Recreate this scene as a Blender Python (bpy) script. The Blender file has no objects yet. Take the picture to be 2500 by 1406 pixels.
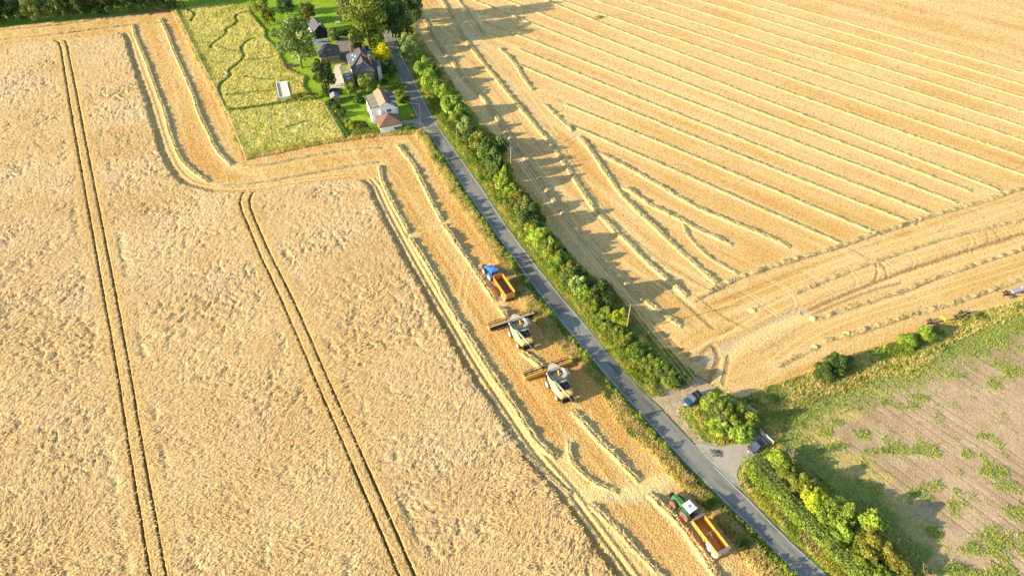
import bpy, math, random
import numpy as np
from mathutils import Vector, Quaternion
R = math.radians
rng = np.random.default_rng(7)
random.seed(7)
S = bpy.context.scene
COL = S.collection
# ------------------------------------------------------------------ survey: aerial view geometry -> ground coordinates
F, CX, CY, TH, H = 1667., 1250., 703., R(44.0), 115.
CT, ST = math.cos(TH), math.sin(TH)
def G(px, py, z=0.):
    u = (px - CX) / F; v = (CY - py) / F
    t = (z - H) / (-ST + v * CT)
    return (u * t, (CT + v * ST) * t)
def GV(pts, z=0.): return [G(p[0], p[1], z) for p in pts]
def ppm(py):            # pixels per metre across the view at ground row py
    x, y = G(CX, py); return F / (y * CT + H * ST)
def hgt(base, top):
    B = G(*base); best = (1e9, 0)
    for i in range(0, 300):
        z = i * .1; P = G(top[0], top[1], z); d = math.hypot(P[0]-B[0], P[1]-B[1])
        if d < best[0]: best = (d, z)
    return best[1]
SUN_AZ, SUN_EL = R(252.), R(17.5)
# ------------------------------------------------------------------ numpy helpers
_T = rng.random((16, 256, 256)).astype(np.float32)
def vn(x, y, s=0):
    T = _T[s % 16]
    xi = np.floor(x).astype(np.int64); yi = np.floor(y).astype(np.int64)
    fx = x - xi; fy = y - yi
    fx = fx*fx*(3-2*fx); fy = fy*fy*(3-2*fy)
    x0 = xi & 255; x1 = (xi+1) & 255; y0 = yi & 255; y1 = (yi+1) & 255
    return (T[y0, x0]*(1-fx)+T[y0, x1]*fx)*(1-fy) + (T[y1, x0]*(1-fx)+T[y1, x1]*fx)*fy
def fbm(x, y, s=0, o=4):
    a = 0; w = .5; t = 0
    for i in range(o):
        a = a + w*vn(x*2**i+17.3*i, y*2**i-9.1*i, s+i); t += w; w *= .5
    return a/t
def sm(a, b, x):
    t = np.clip((x-a)/(b-a), 0, 1); return t*t*(3-2*t)
def inpoly(X, Y, P):
    P = np.asarray(P, float); ins = np.zeros(X.shape, bool)
    bb = (X >= P[:, 0].min()) & (X <= P[:, 0].max()) & (Y >= P[:, 1].min()) & (Y <= P[:, 1].max())
    x = X[bb]; y = Y[bb]; r = np.zeros(x.shape, bool)
    j = len(P)-1
    for i in range(len(P)):
        xi, yi = P[i]; xj, yj = P[j]
        if yi != yj: r ^= ((yi > y) != (yj > y)) & (x < (xj-xi)*(y-yi)/(yj-yi)+xi)
        j = i
    ins[bb] = r
    return ins
def dline(X, Y, P, m=3.):
    P = np.asarray(P, float); d = np.full(X.shape, 99., np.float32)
    for a, b in zip(P[:-1], P[1:]):
        lo = np.minimum(a, b)-m; hi = np.maximum(a, b)+m
        k = (X > lo[0]) & (X < hi[0]) & (Y > lo[1]) & (Y < hi[1])
        if not k.any(): continue
        v = b-a; x = X[k]-a[0]; y = Y[k]-a[1]
        t = np.clip((x*v[0]+y*v[1])/max(v@v, 1e-9), 0, 1)
        d[k] = np.minimum(d[k], np.hypot(x-t*v[0], y-t*v[1]))
    return d
def smooth(P, n=3):
    P = np.asarray(P, float)
    for _ in range(n):
        Q = [P[0]]
        for a, b in zip(P[:-1], P[1:]): Q += [.75*a+.25*b, .25*a+.75*b]
        P = np.array(Q+[P[-1]])
    return P
def resample(P, step=None, n=None):
    P = np.asarray(P, float); s = np.r_[0, np.cumsum(np.hypot(*np.diff(P, axis=0).T))]
    if n is None: n = max(2, int(s[-1]/step)+1)
    t = np.linspace(0, s[-1], n)
    return np.c_[np.interp(t, s, P[:, 0]), np.interp(t, s, P[:, 1])]
# ------------------------------------------------------------------ scene helpers
def tag(o, label=None, cat=None, group=None, kind=None):
    if label: o['label'] = label
    if cat: o['category'] = cat
    if group: o['group'] = group
    if kind: o['kind'] = kind
    return o
def link(name, me, mat, parent=None):
    o = bpy.data.objects.new(name, me); COL.objects.link(o)
    if mat and not me.materials: me.materials.append(mat)
    if parent: o.parent = parent
    return o
def mesh_np(name, V, Fc, col=None, sh=False):
    V = np.ascontiguousarray(V, np.float32); Fc = np.ascontiguousarray(Fc, np.int32)
    me = bpy.data.meshes.new(name); m, k = Fc.shape
    me.vertices.add(len(V)); me.vertices.foreach_set('co', V.ravel())
    me.loops.add(m*k); me.loops.foreach_set('vertex_index', Fc.ravel())
    me.polygons.add(m); me.polygons.foreach_set('loop_start', np.arange(0, m*k, k, dtype=np.int32))
    if sh: me.polygons.foreach_set('use_smooth', np.ones(m, bool))
    me.update(calc_edges=True)
    if col is not None:
        a = me.color_attributes.new('col', 'FLOAT_COLOR', 'POINT')
        c = np.ones((len(V), 4), np.float32); c[:, :3] = col
        a.data.foreach_set('color', c.ravel())
    return me
def empty(name, loc, rz=0., label=None, cat=None, group=None):
    o = bpy.data.objects.new(name, None); COL.objects.link(o)
    o.location = loc; o.rotation_euler = (0, 0, rz); o.empty_display_size = .3
    return tag(o, label, cat, group)
class MB:
    def __init__(s): s.v = []; s.f = []
    def poly(s, pts):
        n = len(s.v); s.v += [tuple(p) for p in pts]; s.f.append(tuple(range(n, n+len(pts)))); return s
    def box(s, c, d, rz=0., tx=1., ty=1., rx=0.):
        n = len(s.v); cr, sr = math.cos(rz), math.sin(rz); ca, sa = math.cos(rx), math.sin(rx)
        for z, a, b in ((-.5, 1, 1), (.5, tx, ty)):
            for x, y in ((-.5, -.5), (.5, -.5), (.5, .5), (-.5, .5)):
                X, Y, Z = x*d[0]*a, y*d[1]*b, z*d[2]
                Y, Z = Y*ca-Z*sa, Y*sa+Z*ca
                s.v.append((c[0]+X*cr-Y*sr, c[1]+X*sr+Y*cr, c[2]+Z))
        s.f += [tuple(n+i for i in q) for q in ((3, 2, 1, 0), (4, 5, 6, 7), (0, 1, 5, 4), (1, 2, 6, 5), (2, 3, 7, 6), (3, 0, 4, 7))]
        return s
    def tube(s, p0, p1, r0, r1=None, n=8, cap=True):
        r1 = r0 if r1 is None else r1
        a, b = Vector(p0), Vector(p1); d = (b-a).normalized()
        u = d.orthogonal().normalized(); w = d.cross(u); k = len(s.v)
        for p, r in ((a, r0), (b, r1)):
            for i in range(n):
                t = 2*math.pi*i/n; s.v.append(tuple(p+u*(r*math.cos(t))+w*(r*math.sin(t))))
        for i in range(n): j = (i+1) % n; s.f.append((k+i, k+j, k+n+j, k+n+i))
        if cap: s.f += [tuple(k+n-1-i for i in range(n)), tuple(k+n+i for i in range(n))]
        return s
    def path(s, pts, r, n=6):
        for a, b in zip(pts[:-1], pts[1:]): s.tube(a, b, r, r, n)
        return s
    def loft(s, rings, cap=True):
        k = len(s.v); n = len(rings[0])
        for r in rings: s.v += [tuple(p) for p in r]
        for i in range(len(rings)-1):
            for j in range(n):
                q = (j+1) % n; s.f.append((k+i*n+j, k+i*n+q, k+(i+1)*n+q, k+(i+1)*n+j))
        if cap:
            s.f.append(tuple(k+n-1-j for j in range(n))); m = k+(len(rings)-1)*n; s.f.append(tuple(m+j for j in range(n)))
        return s
    def prism(s, pts, z0, z1):
        return s.loft([[(x, y, z0) for x, y in pts], [(x, y, z1) for x, y in pts]])
    def build(s, name, mat, parent=None, sh=False):
        me = bpy.data.meshes.new(name); me.from_pydata(s.v, [], s.f); me.update()
        if sh:
            for p in me.polygons: p.use_smooth = True
        return link(name, me, mat, parent)
# ------------------------------------------------------------------ materials
def mat(name, base, rough=.7, metal=0., noise=.15, nscale=3., bump=0., bscale=8., spec=.3, coat=0., stretch=None):
    m = bpy.data.materials.new(name); m.use_nodes = True; N = m.node_tree.nodes; L = m.node_tree.links
    b = N['Principled BSDF']; b.inputs['Roughness'].default_value = rough; b.inputs['Metallic'].default_value = metal
    b.inputs['Specular IOR Level'].default_value = spec; b.inputs['Coat Weight'].default_value = coat
    tc = N.new('ShaderNodeTexCoord'); src = tc.outputs['Object']
    if stretch:
        mp = N.new('ShaderNodeMapping'); mp.inputs['Scale'].default_value = stretch; L.new(src, mp.inputs['Vector']); src = mp.outputs['Vector']
    nz = N.new('ShaderNodeTexNoise'); nz.inputs['Scale'].default_value = nscale; nz.inputs['Detail'].default_value = 6
    nz.inputs['Roughness'].default_value = .65; L.new(src, nz.inputs['Vector'])
    mr = N.new('ShaderNodeMapRange'); mr.inputs[1].default_value = .25; mr.inputs[2].default_value = .75
    mr.inputs[3].default_value = 1-noise; mr.inputs[4].default_value = 1+noise; L.new(nz.outputs['Fac'], mr.inputs[0])
    mx = N.new('ShaderNodeMix'); mx.data_type = 'RGBA'; mx.blend_type = 'MULTIPLY'; mx.inputs[0].default_value = 1.
    L.new(mr.outputs[0], mx.inputs[7])
    if base is None:
        at = N.new('ShaderNodeAttribute'); at.attribute_name = 'col'; L.new(at.outputs['Color'], mx.inputs[6])
    else: mx.inputs[6].default_value = (*base, 1)
    L.new(mx.outputs[2], b.inputs['Base Color'])
    if bump:
        nb = N.new('ShaderNodeTexNoise'); nb.inputs['Scale'].default_value = bscale; nb.inputs['Detail'].default_value = 5; L.new(src, nb.inputs['Vector'])
        bp = N.new('ShaderNodeBump'); bp.inputs['Strength'].default_value = 1.; bp.inputs['Distance'].default_value = bump
        L.new(nb.outputs['Fac'], bp.inputs['Height']); L.new(bp.outputs['Normal'], b.inputs['Normal'])
    return m
def leaf_mat(name, c1, c2, tr=.35):
    m = bpy.data.materials.new(name); m.use_nodes = True; N = m.node_tree.nodes; L = m.node_tree.links
    b = N['Principled BSDF']; b.inputs['Roughness'].default_value = .55; b.inputs['Specular IOR Level'].default_value = .25
    at = N.new('ShaderNodeAttribute'); at.attribute_name = 'col'
    sp = N.new('ShaderNodeSeparateColor'); L.new(at.outputs['Color'], sp.inputs[0])
    mx = N.new('ShaderNodeMix'); mx.data_type = 'RGBA'; mx.inputs[6].default_value = (*c1, 1); mx.inputs[7].default_value = (*c2, 1)
    L.new(sp.outputs[0], mx.inputs[0])
    oi = N.new('ShaderNodeObjectInfo'); hs = N.new('ShaderNodeHueSaturation')
    mr = N.new('ShaderNodeMapRange'); mr.inputs[3].default_value = .72; mr.inputs[4].default_value = 1.3
    mh = N.new('ShaderNodeMapRange'); mh.inputs[3].default_value = .485; mh.inputs[4].default_value = .515
    L.new(oi.outputs['Random'], mr.inputs[0]); L.new(mr.outputs[0], hs.inputs['Value'])
    L.new(oi.outputs['Random'], mh.inputs[0]); L.new(mh.outputs[0], hs.inputs['Hue'])
    L.new(mx.outputs[2], hs.inputs['Color']); L.new(hs.outputs[0], b.inputs['Base Color'])
    t = N.new('ShaderNodeBsdfTranslucent'); L.new(hs.outputs[0], t.inputs['Color'])
    ms = N.new('ShaderNodeMixShader'); ms.inputs[0].default_value = tr
    L.new(b.outputs[0], ms.inputs[1]); L.new(t.outputs[0], ms.inputs[2]); L.new(ms.outputs[0], N['Material Output'].inputs['Surface'])
    return m
def col_leaf(name, tr=.3):          # colour straight from the vertex attribute
    m = bpy.data.materials.new(name); m.use_nodes = True; N = m.node_tree.nodes; L = m.node_tree.links
    b = N['Principled BSDF']; b.inputs['Roughness'].default_value = .6; b.inputs['Specular IOR Level'].default_value = .2
    at = N.new('ShaderNodeAttribute'); at.attribute_name = 'col'; L.new(at.outputs['Color'], b.inputs['Base Color'])
    t = N.new('ShaderNodeBsdfTranslucent'); L.new(at.outputs['Color'], t.inputs['Color'])
    ms = N.new('ShaderNodeMixShader'); ms.inputs[0].default_value = tr
    L.new(b.outputs[0], ms.inputs[1]); L.new(t.outputs[0], ms.inputs[2]); L.new(ms.outputs[0], N['Material Output'].inputs['Surface'])
    return m
M = dict(
    field=mat('stubble', None, .85, noise=.30, nscale=2.6, bump=.16, bscale=3.2, spec=.1),
    wheat=mat('ripe_wheat', None, .8, noise=.30, nscale=5.5, bump=.07, bscale=7., spec=.1),
    straw=mat('straw', None, .75, noise=.22, nscale=3.5, bump=.10, bscale=4.0, spec=.15),
    soil=mat('ground_cover', None, .9, noise=.22, nscale=2.2, bump=.08, bscale=3.0, spec=.1),
    asphalt=mat('asphalt', None, .75, noise=.14, nscale=1.3, bump=.004, bscale=30, spec=.3),
    paint=mat('road_paint', (.46, .47, .46), .6, noise=.5, nscale=2.5),
    concrete=mat('concrete', (.37, .33, .27), .85, noise=.16, nscale=.8, bump=.01, bscale=6),
    leafblade=col_leaf('grass_blades', .3),
    hedge=leaf_mat('hawthorn_leaf', (.085, .16, .022), (.39, .47, .05)),
    dark=leaf_mat('dark_leaf', (.036, .085, .02), (.15, .225, .04)),
    lime=leaf_mat('lime_leaf', (.22, .31, .018), (.50, .53, .03)),
    gold=leaf_mat('golden_leaf', (.50, .46, .006), (.80, .70, .01), .4),
    olive=leaf_mat('olive_leaf', (.10, .15, .02), (.36, .38, .05)),
    autumn=leaf_mat('turning_leaf', (.14, .16, .02), (.38, .36, .05)),
    willow=leaf_mat('pale_leaf', (.10, .155, .04), (.33, .38, .095)),
    bark=mat('bark', (.16, .11, .07), .9, noise=.3, nscale=6),
    deadwood=mat('dead_wood', (.33, .22, .12), .85, noise=.2),
    pole=mat('weathered_pole', (.34, .26, .18), .85, noise=.2, nscale=4),
    rust=mat('tarred_pole', (.17, .075, .05), .8, noise=.2),
    wire=mat('cable', (.30, .27, .24), .5),
    white=mat('white_render', (.80, .79, .76), .75, noise=.05, nscale=.6, bump=.006, bscale=9),
    slate=mat('slate', (.085, .083, .090), .6, noise=.28, nscale=2.2, bump=.02, bscale=5, stretch=(1, 1, 4)),
    tile=mat('clay_tile', (.165, .098, .068), .75, noise=.3, nscale=2.5, bump=.02, bscale=6),
    tan=mat('weathered_tile', (.31, .22, .13), .8, noise=.25, nscale=2., bump=.02, bscale=6),
    felt=mat('roof_felt', (.17, .165, .13), .9, noise=.25, nscale=1.2),
    brick=mat('stock_brick', (.30, .22, .13), .85, noise=.25, nscale=3, bump=.01, bscale=12),
    redbrick=mat('red_brick', (.32, .17, .11), .85, noise=.25, nscale=5),
    glass=mat('window_glass', (.05, .07, .10), .08, noise=.1, spec=.7),
    skyglass=mat('rooflight_glass', (.20, .34, .50), .12, noise=.1, spec=.8),
    blackwood=mat('black_boarding', (.018, .017, .017), .75, noise=.3, nscale=3),
    wood=mat('garden_timber', (.30, .20, .11), .8, noise=.25, nscale=3),
    sedum=mat('sedum_roof', (.19, .19, .05), .95, noise=.45, nscale=1.6, bump=.05, bscale=4),
    sand=mat('court_sand', (.66, .55, .45), .9, noise=.06, nscale=1.5),
    paving=mat('pale_paving', (.58, .51, .42), .85, noise=.15, nscale=1.2),
    blueglaze=mat('blue_cover', (.15, .32, .62), .4, noise=.6, nscale=1.6),
    leadgrey=mat('lead_grey', (.22, .23, .24), .6),
    # machines
    cream=mat('cream_paint', (.47, .385, .21), .55, noise=.12, nscale=1.5),
    yellow=mat('harvester_yellow', (.56, .33, .05), .5, noise=.10, nscale=2, coat=.3),
    tanpanel=mat('dusty_panel', (.50, .42, .29), .6, noise=.15, nscale=2),
    steel=mat('worn_steel', (.27, .28, .28), .4, metal=.5, noise=.2, nscale=3),
    augergrey=mat('auger_grey', (.24, .24, .20), .5, noise=.12, nscale=2),
    black=mat('black_parts', (.022, .023, .026), .55, noise=.4, nscale=3),
    rubber=mat('dusty_rubber', (.13, .115, .095), .9, noise=.3, nscale=4),
    orange=mat('trailer_orange', (.66, .27, .03), .5, noise=.16, nscale=1.5, coat=.3),
    rustfloor=mat('worn_floor', (.60, .27, .045), .7, noise=.2, nscale=1.5),
    grainres=mat('grain_dust', (.20, .14, .11), .9, noise=.5, nscale=1.6),
    blue=mat('tractor_blue', (.03, .20, .62), .35, noise=.06, coat=.4),
    green=mat('tractor_green', (.06, .17, .05), .35, noise=.08, coat=.4),
    redrim=mat('red_rim', (.62, .05, .02), .5),
    palerim=mat('pale_rim', (.62, .60, .55), .5),
    whitepaint=mat('white_paint', (.82, .82, .81), .35, noise=.04, coat=.3),
    navycar=mat('navy_car_paint', (.045, .075, .15), .25, metal=.2, noise=.03, coat=.8),
    greycar=mat('grey_car_paint', (.10, .105, .12), .22, metal=.3, noise=.03, coat=.8),
    blackroof=mat('black_gloss', (.015, .016, .02), .15, coat=.6),
    rubble=mat('tar_rubble', (.12, .115, .11), .8, noise=.5, nscale=4),
    lamp=mat('headlamp', (.75, .75, .75), .15),
    redlamp=mat('red_lens', (.55, .03, .02), .3),
    galv=mat('galvanised', (.52, .47, .47), .45, metal=.6, noise=.1),
    skin=mat('skin', (.50, .32, .24), .6), hivis=mat('orange_jacket', (.85, .24, .02), .7), trousers=mat('dark_trousers', (.035, .04, .06), .8),
    pinktop=mat('pink_top', (.62, .42, .42), .8), hair=mat('brown_hair', (.05, .03, .02), .8),
)
# ------------------------------------------------------------------ world, sun, camera
W = bpy.data.worlds.new('World'); S.world = W; W.use_nodes = True
nt = W.node_tree; sk = nt.nodes.new('ShaderNodeTexSky'); sk.sky_type = 'NISHITA'; sk.sun_disc = False
sk.sun_elevation = SUN_EL; sk.sun_rotation = SUN_AZ; sk.air_density = 1.1; sk.dust_density = .6; sk.ozone_density = 1.2
bg = nt.nodes['Background']; bg.inputs['Strength'].default_value = .13; nt.links.new(sk.outputs[0], bg.inputs['Color'])
sd = Vector((math.sin(SUN_AZ)*math.cos(SUN_EL), math.cos(SUN_AZ)*math.cos(SUN_EL), math.sin(SUN_EL)))
sl = bpy.data.lights.new('sun', 'SUN'); sl.energy = 5.0; sl.angle = R(.53); sl.color = (1., .83, .59)
so = bpy.data.objects.new('sun', sl); COL.objects.link(so); so.rotation_euler = (-sd).to_track_quat('-Z', 'Y').to_euler(); so.location = (-200, -60, 160)
cd = bpy.data.cameras.new('camera'); cd.sensor_width = 36; cd.lens = F/2500*36; cd.clip_end = 8000; cd.clip_start = 1
cam = bpy.data.objects.new('camera', cd); COL.objects.link(cam); cam.location = (0, 0, H); cam.rotation_euler = (R(90)-TH, 0, 0); S.camera = cam
S.view_settings.view_transform = 'Standard'; S.view_settings.look = 'None'; S.view_settings.gamma = 1; S.view_settings.exposure = 1.32
S.render.resolution_x = 1024; S.render.resolution_y = 575
S.cycles.max_bounces = 5; S.cycles.diffuse_bounces = 2; S.cycles.transmission_bounces = 3; S.cycles.glossy_bounces = 2
# ================================================================== OUTLINES (survey pixels)
ZW = .72
WHEAT = [(-700, 150), (0, 107), (138, 97), (294, 79), (305, 97), (323, 164), (348, 230), (366, 294), (384, 358), (401, 397), (419, 426), (444, 448), (480, 460), (512, 466), (560, 469), (631, 466), (732, 448), (800, 441), (854, 436), (883, 442), (898, 458), (912, 494), (948, 566), (991, 646), (1038, 732), (1081, 804), (1134, 900), (1206, 1008), (1278, 1120), (1357, 1210), (1440, 1325), (1498, 1404), (1640, 1600), (-900, 1600)]
TRAM = [[(133, 98), (147, 107), (153.6, 143), (166, 223), (189, 358), (239, 640), (286, 900), (313, 1080), (335, 1213), (367, 1404), (400, 1600)],
        [(148, 95), (163, 103), (170, 143), (187, 223), (212, 358), (268, 640), (317, 900), (346, 1080), (371, 1213), (405, 1404), (442, 1600)],
        [(604, 466), (588, 480), (586, 505), (606, 552), (635, 624), (667, 689), (718, 804), (758, 900), (842, 1094), (900, 1229), (974, 1404), (1060, 1600)],
        [(634, 464), (613, 476), (608, 498), (624, 541), (660, 624), (707, 714), (748, 804), (788, 900), (900, 1148), (954, 1270), (1012, 1404), (1100, 1600)]]
ROAD_L = [(930, 70), (948, 118), (972, 183), (1003, 257), (1031, 311), (1047, 327), (1090, 394), (1140, 473), (1202, 559), (1252, 631), (1310, 710), (1368, 784), (1433, 862), (1508, 952), (1559, 1004), (1656, 1113), (1748, 1206), (1876, 1328), (1940, 1398), (2060, 1530)]
ROAD_R = [(958, 62), (969, 112), (1016, 207), (1040, 258), (1061, 296), (1084, 331), (1119, 379), (1173, 455), (1230, 545), (1313, 655), (1367, 721), (1437, 804), (1483, 864), (1550, 938), (1606, 992), (1690, 1083), (1780, 1174), (1834, 1224), (1908, 1302), (2018, 1404), (2140, 1530)]
VERGE_OUT = [(1010, 326), (1022, 332), (1072, 419), (1119, 502), (1173, 584), (1213, 640), (1264, 730), (1312, 790), (1352, 838), (1404, 885), (1451, 925), (1476, 975), (1494, 1019), (1548, 1073), (1605, 1120), (1640, 1165), (1672, 1195), (1715, 1235), (1760, 1285), (1795, 1340), (1850, 1404), (1950, 1530)]
FIELD_L = [(975, -60), (1013, 18), (1019, 77), (1049, 124), (1084, 169), (1117, 222), (1149, 266), (1182, 305), (1226, 349), (1248, 408), (1266, 455), (1306, 502), (1331, 552), (1364, 588), (1400, 628), (1443, 674), (1500, 707), (1540, 750), (1589, 810), (1634, 851), (1660, 880), (1688, 905)]
FIELD_B = [(1700, 915), (1745, 945), (1790, 970), (1813, 974), (1884, 939), (1985, 906), (2074, 871), (2198, 829), (2287, 794), (2411, 755), (2500, 729), (2800, 640)]
FALLOW = [(1900, 1075), (1908, 1054), (1952, 1000), (2012, 972), (2086, 948), (2139, 924), (2219, 912), (2278, 883), (2308, 847), (2382, 812), (2441, 788), (2500, 770), (2800, 690), (3200, 1600), (2420, 1600), (2240, 1404), (2190, 1340), (2140, 1265), (2070, 1220), (2000, 1165), (1940, 1120)]
MEADOW = [(428, 26), (485, 142), (554, 276), (599, 385), (684, 367), (844, 338), (793, 250), (764, 246), (741, 210), (746, 188), (702, 171), (684, 139), (680, 122), (647, 94), (647, 74), (628, 54), (612, 37), (613, 17), (559, 11), (471, 20)]
GARDEN = [(420, 8), (428, 26), (485, 142), (554, 276), (599, 385), (684, 367), (844, 338), (860, 335), (1010, 324), (1031, 311), (1003, 257), (972, 183), (948, 118), (930, 70), (960, -60), (420, -60)]
GRAVEL = [(815, 96), (872, 88), (884, 112), (870, 140), (848, 160), (832, 152), (826, 112)]
STRIP = [(-700, 130), (-100, 76), (0, 68), (100, 57), (250, 42), (410, 23), (425, 10), (410, -60), (-700, -60)]
DIRT = [(1556, 938), (1600, 935), (1640, 952), (1668, 930), (1705, 918), (1745, 948), (1722, 962), (1700, 975), (1668, 990), (1652, 1005), (1676, 1035), (1712, 1072), (1760, 1092), (1740, 1110), (1695, 1085), (1640, 1030), (1606, 990)]
APRON = [(1693, 1087), (1712, 1083), (1757, 1091), (1800, 1084), (1824, 1076), (1850, 1062), (1880, 1076), (1868, 1092), (1838, 1114), (1810, 1133), (1800, 1148), (1799, 1162), (1806, 1180), (1812, 1198), (1782, 1174)]
PATHS = [[(461, 27), (474, 33), (477, 40), (467, 54)], [(611, 31), (590, 34), (576, 41), (577, 48), (582, 55), (570, 66), (551, 74), (555, 83), (535, 100), (514, 114), (517, 121)],
         [(622, 95), (600, 106), (590, 118), (593, 130), (599, 140), (585, 157), (559, 174), (562, 181), (565, 188), (534, 211), (540, 240), (551, 262)]]
FAINT = [[(680, 136), (650, 147), (600, 150)], [(554, 235), (600, 230), (668, 223)], [(556, 272), (620, 264), (679, 257), (764, 246)], [(530, 115), (560, 125), (598, 132)], [(690, 320), (705, 312), (752, 298)], [(598, 190), (640, 196), (672, 196)]]
gw = GV(WHEAT, ZW); gtram = [smooth(GV(t, ZW*.6), 1) for t in TRAM]
groad = GV(ROAD_L)+GV(ROAD_R)[::-1]
gverge = GV(VERGE_OUT)+GV(ROAD_L[::-1][:-4])
gright = GV(ROAD_R)+GV(FIELD_L)[::-1]            # hedge belt ground
gfallow = GV(FALLOW); gmeadow = GV(MEADOW); ggarden = GV(GARDEN); ggravel = GV(GRAVEL); gstrip = GV(STRIP); gdirt = GV(DIRT)
gmargin = GV(FIELD_B)+GV([(2800, 700), (2500, 775)])+GV(FALLOW[:12][::-1])+GV([(1890, 1075), (1840, 1060), (1850, 1000), (1800, 975)])
gsouth = GV([(1690, 905), (1700, 915), (1745, 945), (1813, 974), (1870, 1040), (1900, 1075), (1940, 1120), (2000, 1165), (2070, 1220), (2140, 1265), (2190, 1340), (2240, 1404), (2420, 1600), (2140, 1560), (2018, 1404), (1908, 1302), (1834, 1224), (1780, 1174), (1690, 1083), (1606, 992), (1550, 938), (1600, 900), (1660, 880)])
# ================================================================== GROUND GRID
NX, NY = 1300, 800
rows = np.linspace(1490, -25, NY)
yy = np.array([G(CX, p)[1] for p in rows])
kk = np.array([G(CX+1, p)[0] for p in rows])*1250*1.08
uu = np.linspace(-1, 1, NX)
X = (kk[:, None]*uu[None, :]); Y = np.repeat(yy[:, None], NX, 1)
cell = np.repeat((2*kk/NX)[:, None], NX, 1)
X = X + (rng.random(X.shape)-.5)*cell*.5; Y = Y + (rng.random(X.shape)-.5)*np.repeat(np.abs(np.gradient(yy))[:, None], NX, 1)*.5
# wobble of crop edges
wx = X+(fbm(X*.8, Y*.8, 3, 3)-.5)*1.1; wy = Y+(fbm(X*.8, Y*.8, 9, 3)-.5)*1.1
iw = inpoly(wx, wy, gw)
zone = np.zeros(X.shape, np.int8)              # 0 field(left) 1 field(right)
road_c = resample(np.array(GV(ROAD_L)), n=60)
right = inpoly(X, Y, [(p[0], p[1]) for p in GV(ROAD_R)]+[(400, 20), (600, 330), (0, 330)])
zone[right] = 1
Z_VERGE, Z_BELT, Z_MARGIN, Z_FALLOW, Z_MEADOW, Z_LAWN, Z_GRAVEL, Z_DIRT, Z_WHEAT = 2, 3, 4, 5, 6, 7, 8, 9, 10
for P, zid in ((gstrip, Z_LAWN), (ggarden, Z_LAWN), (gmeadow, Z_MEADOW), (ggravel, Z_GRAVEL)): zone[inpoly(X, Y, P)] = zid
for P, zid in ((gverge, Z_VERGE), (gright, Z_BELT), (gmargin, Z_MARGIN), (gsouth, Z_BELT), (gfallow, Z_FALLOW)): zone[inpoly(wx, wy, P)] = zid
zone[inpoly(wx, wy, gdirt)] = Z_DIRT
iroad = inpoly(X, Y, groad); iroad |= (dline(X, Y, GV(ROAD_L), 2) < .6) | (dline(X, Y, GV(ROAD_R), 2) < .6); zone[iroad] = Z_VERGE; iroad |= inpoly(X, Y, GV(APRON))
zone[iw] = Z_WHEAT
Zh = np.zeros(X.shape, np.float32); C = np.zeros(X.shape+(3,), np.float32)
def setc(k, c): C[k] = c
n1 = fbm(X*.06, Y*.06, 1, 4); n2 = fbm(X*.35, Y*.35, 5, 4); n3 = rng.random(X.shape).astype(np.float32)
# ---- stubble
k = zone <= 1
hdl = GV([(1690, 735), (2032, 609), (2284, 526), (2800, 360)])+GV([(3000, 620), (2500, 760), (1900, 950), (1700, 920)])
rdl = GV(FIELD_L)+GV([(1700, 740), (1600, 560), (1480, 430), (1412, 332), (1300, 222), (1218, 118), (1117, 0), (1100, -60)])
d0 = np.where(zone == 1, np.where(inpoly(X, Y, hdl), 66., np.where(inpoly(X, Y, rdl), 148., 132.)), -27.); ca, sa = np.sin(np.radians(d0)), np.cos(np.radians(d0))
al = X*ca+Y*sa; ac = X*sa-Y*ca                  # along / across the drilling
row = .5*fbm(al*.10, ac*1.6, 2, 3)+.5*vn(al*.04, ac*1.1, 9)
st = fbm(al*.03, ac*.30, 6, 3)
base = np.array([.54, .305, .088]); pale = np.array([.66, .47, .205])
t = np.clip(.12+1.0*(st-.42)+1.0*(row-.5)+.5*(n1-.5)+np.where(zone == 1, .26, .0)+.18*sm(120, 260, Y), 0, 1)  # last term pales the far stubble, haze put into the colour
sc = base*(1-t[..., None])+pale*t[..., None]
sc = sc*(.80+.40*n3[..., None])*np.where(rng.random(X.shape) < np.where(zone == 1, .07, .16), .62, 1.)[..., None]  # dark specks paint in the low-sun shade of gaps in the stubble
C[k] = sc[k]; Zh[k] = (.05*(row-.5)+.10*n3*np.clip(.35/cell, .3, 1)*np.where(zone == 1, .55, 1.))[k]
# ---- wheat
kw = zone == Z_WHEAT
qx = X+.9*(fbm(X*.5, Y*.5, 7, 3)-.5)+5*(fbm(X*.05, Y*.05, 2, 2)-.5); qy = Y+.9*(fbm(X*.5, Y*.5, 12, 3)-.5)+5*(fbm(X*.05, Y*.05, 5, 2)-.5)
fl = 0; fine = 0; pkn = 0; wsum = 0
for i_, an in enumerate((28, 58, 100)):
    an = R(an); a_ = qx*math.cos(an)+qy*math.sin(an); b_ = -qx*math.sin(an)+qy*math.cos(an)
    w_ = np.exp(9*(fbm(X*.055, Y*.055, 4+i_*3, 3)))*(1., 1.3, .8)[i_]
    fl = fl+w_*fbm(a_*1.5, b_*2.9, 8+i_, 4); fine = fine+w_*fbm(a_*2.6, b_*5.5, 10+i_, 2); pkn = pkn+w_*fbm(a_*1.3+31, b_*2.2+7, 11+i_, 3); wsum = wsum+w_
fl = fl/wsum; fine = fine/wsum; pkn = pkn/wsum
fl = .5+(fl-.5)*1.25; pkn = .5+(pkn-.5)*1.25
lod = sm(.38, .64, fbm(X*.06, Y*.06, 13, 3))*.55+.5          # how flattened
dt = np.minimum.reduce([dline(X, Y, t, 9) for t in gtram])
lod = lod*(.25+.75*sm(1.2, 4.5, dt))
pocket = sm(.52, .72, pkn)
fil = 0
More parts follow.
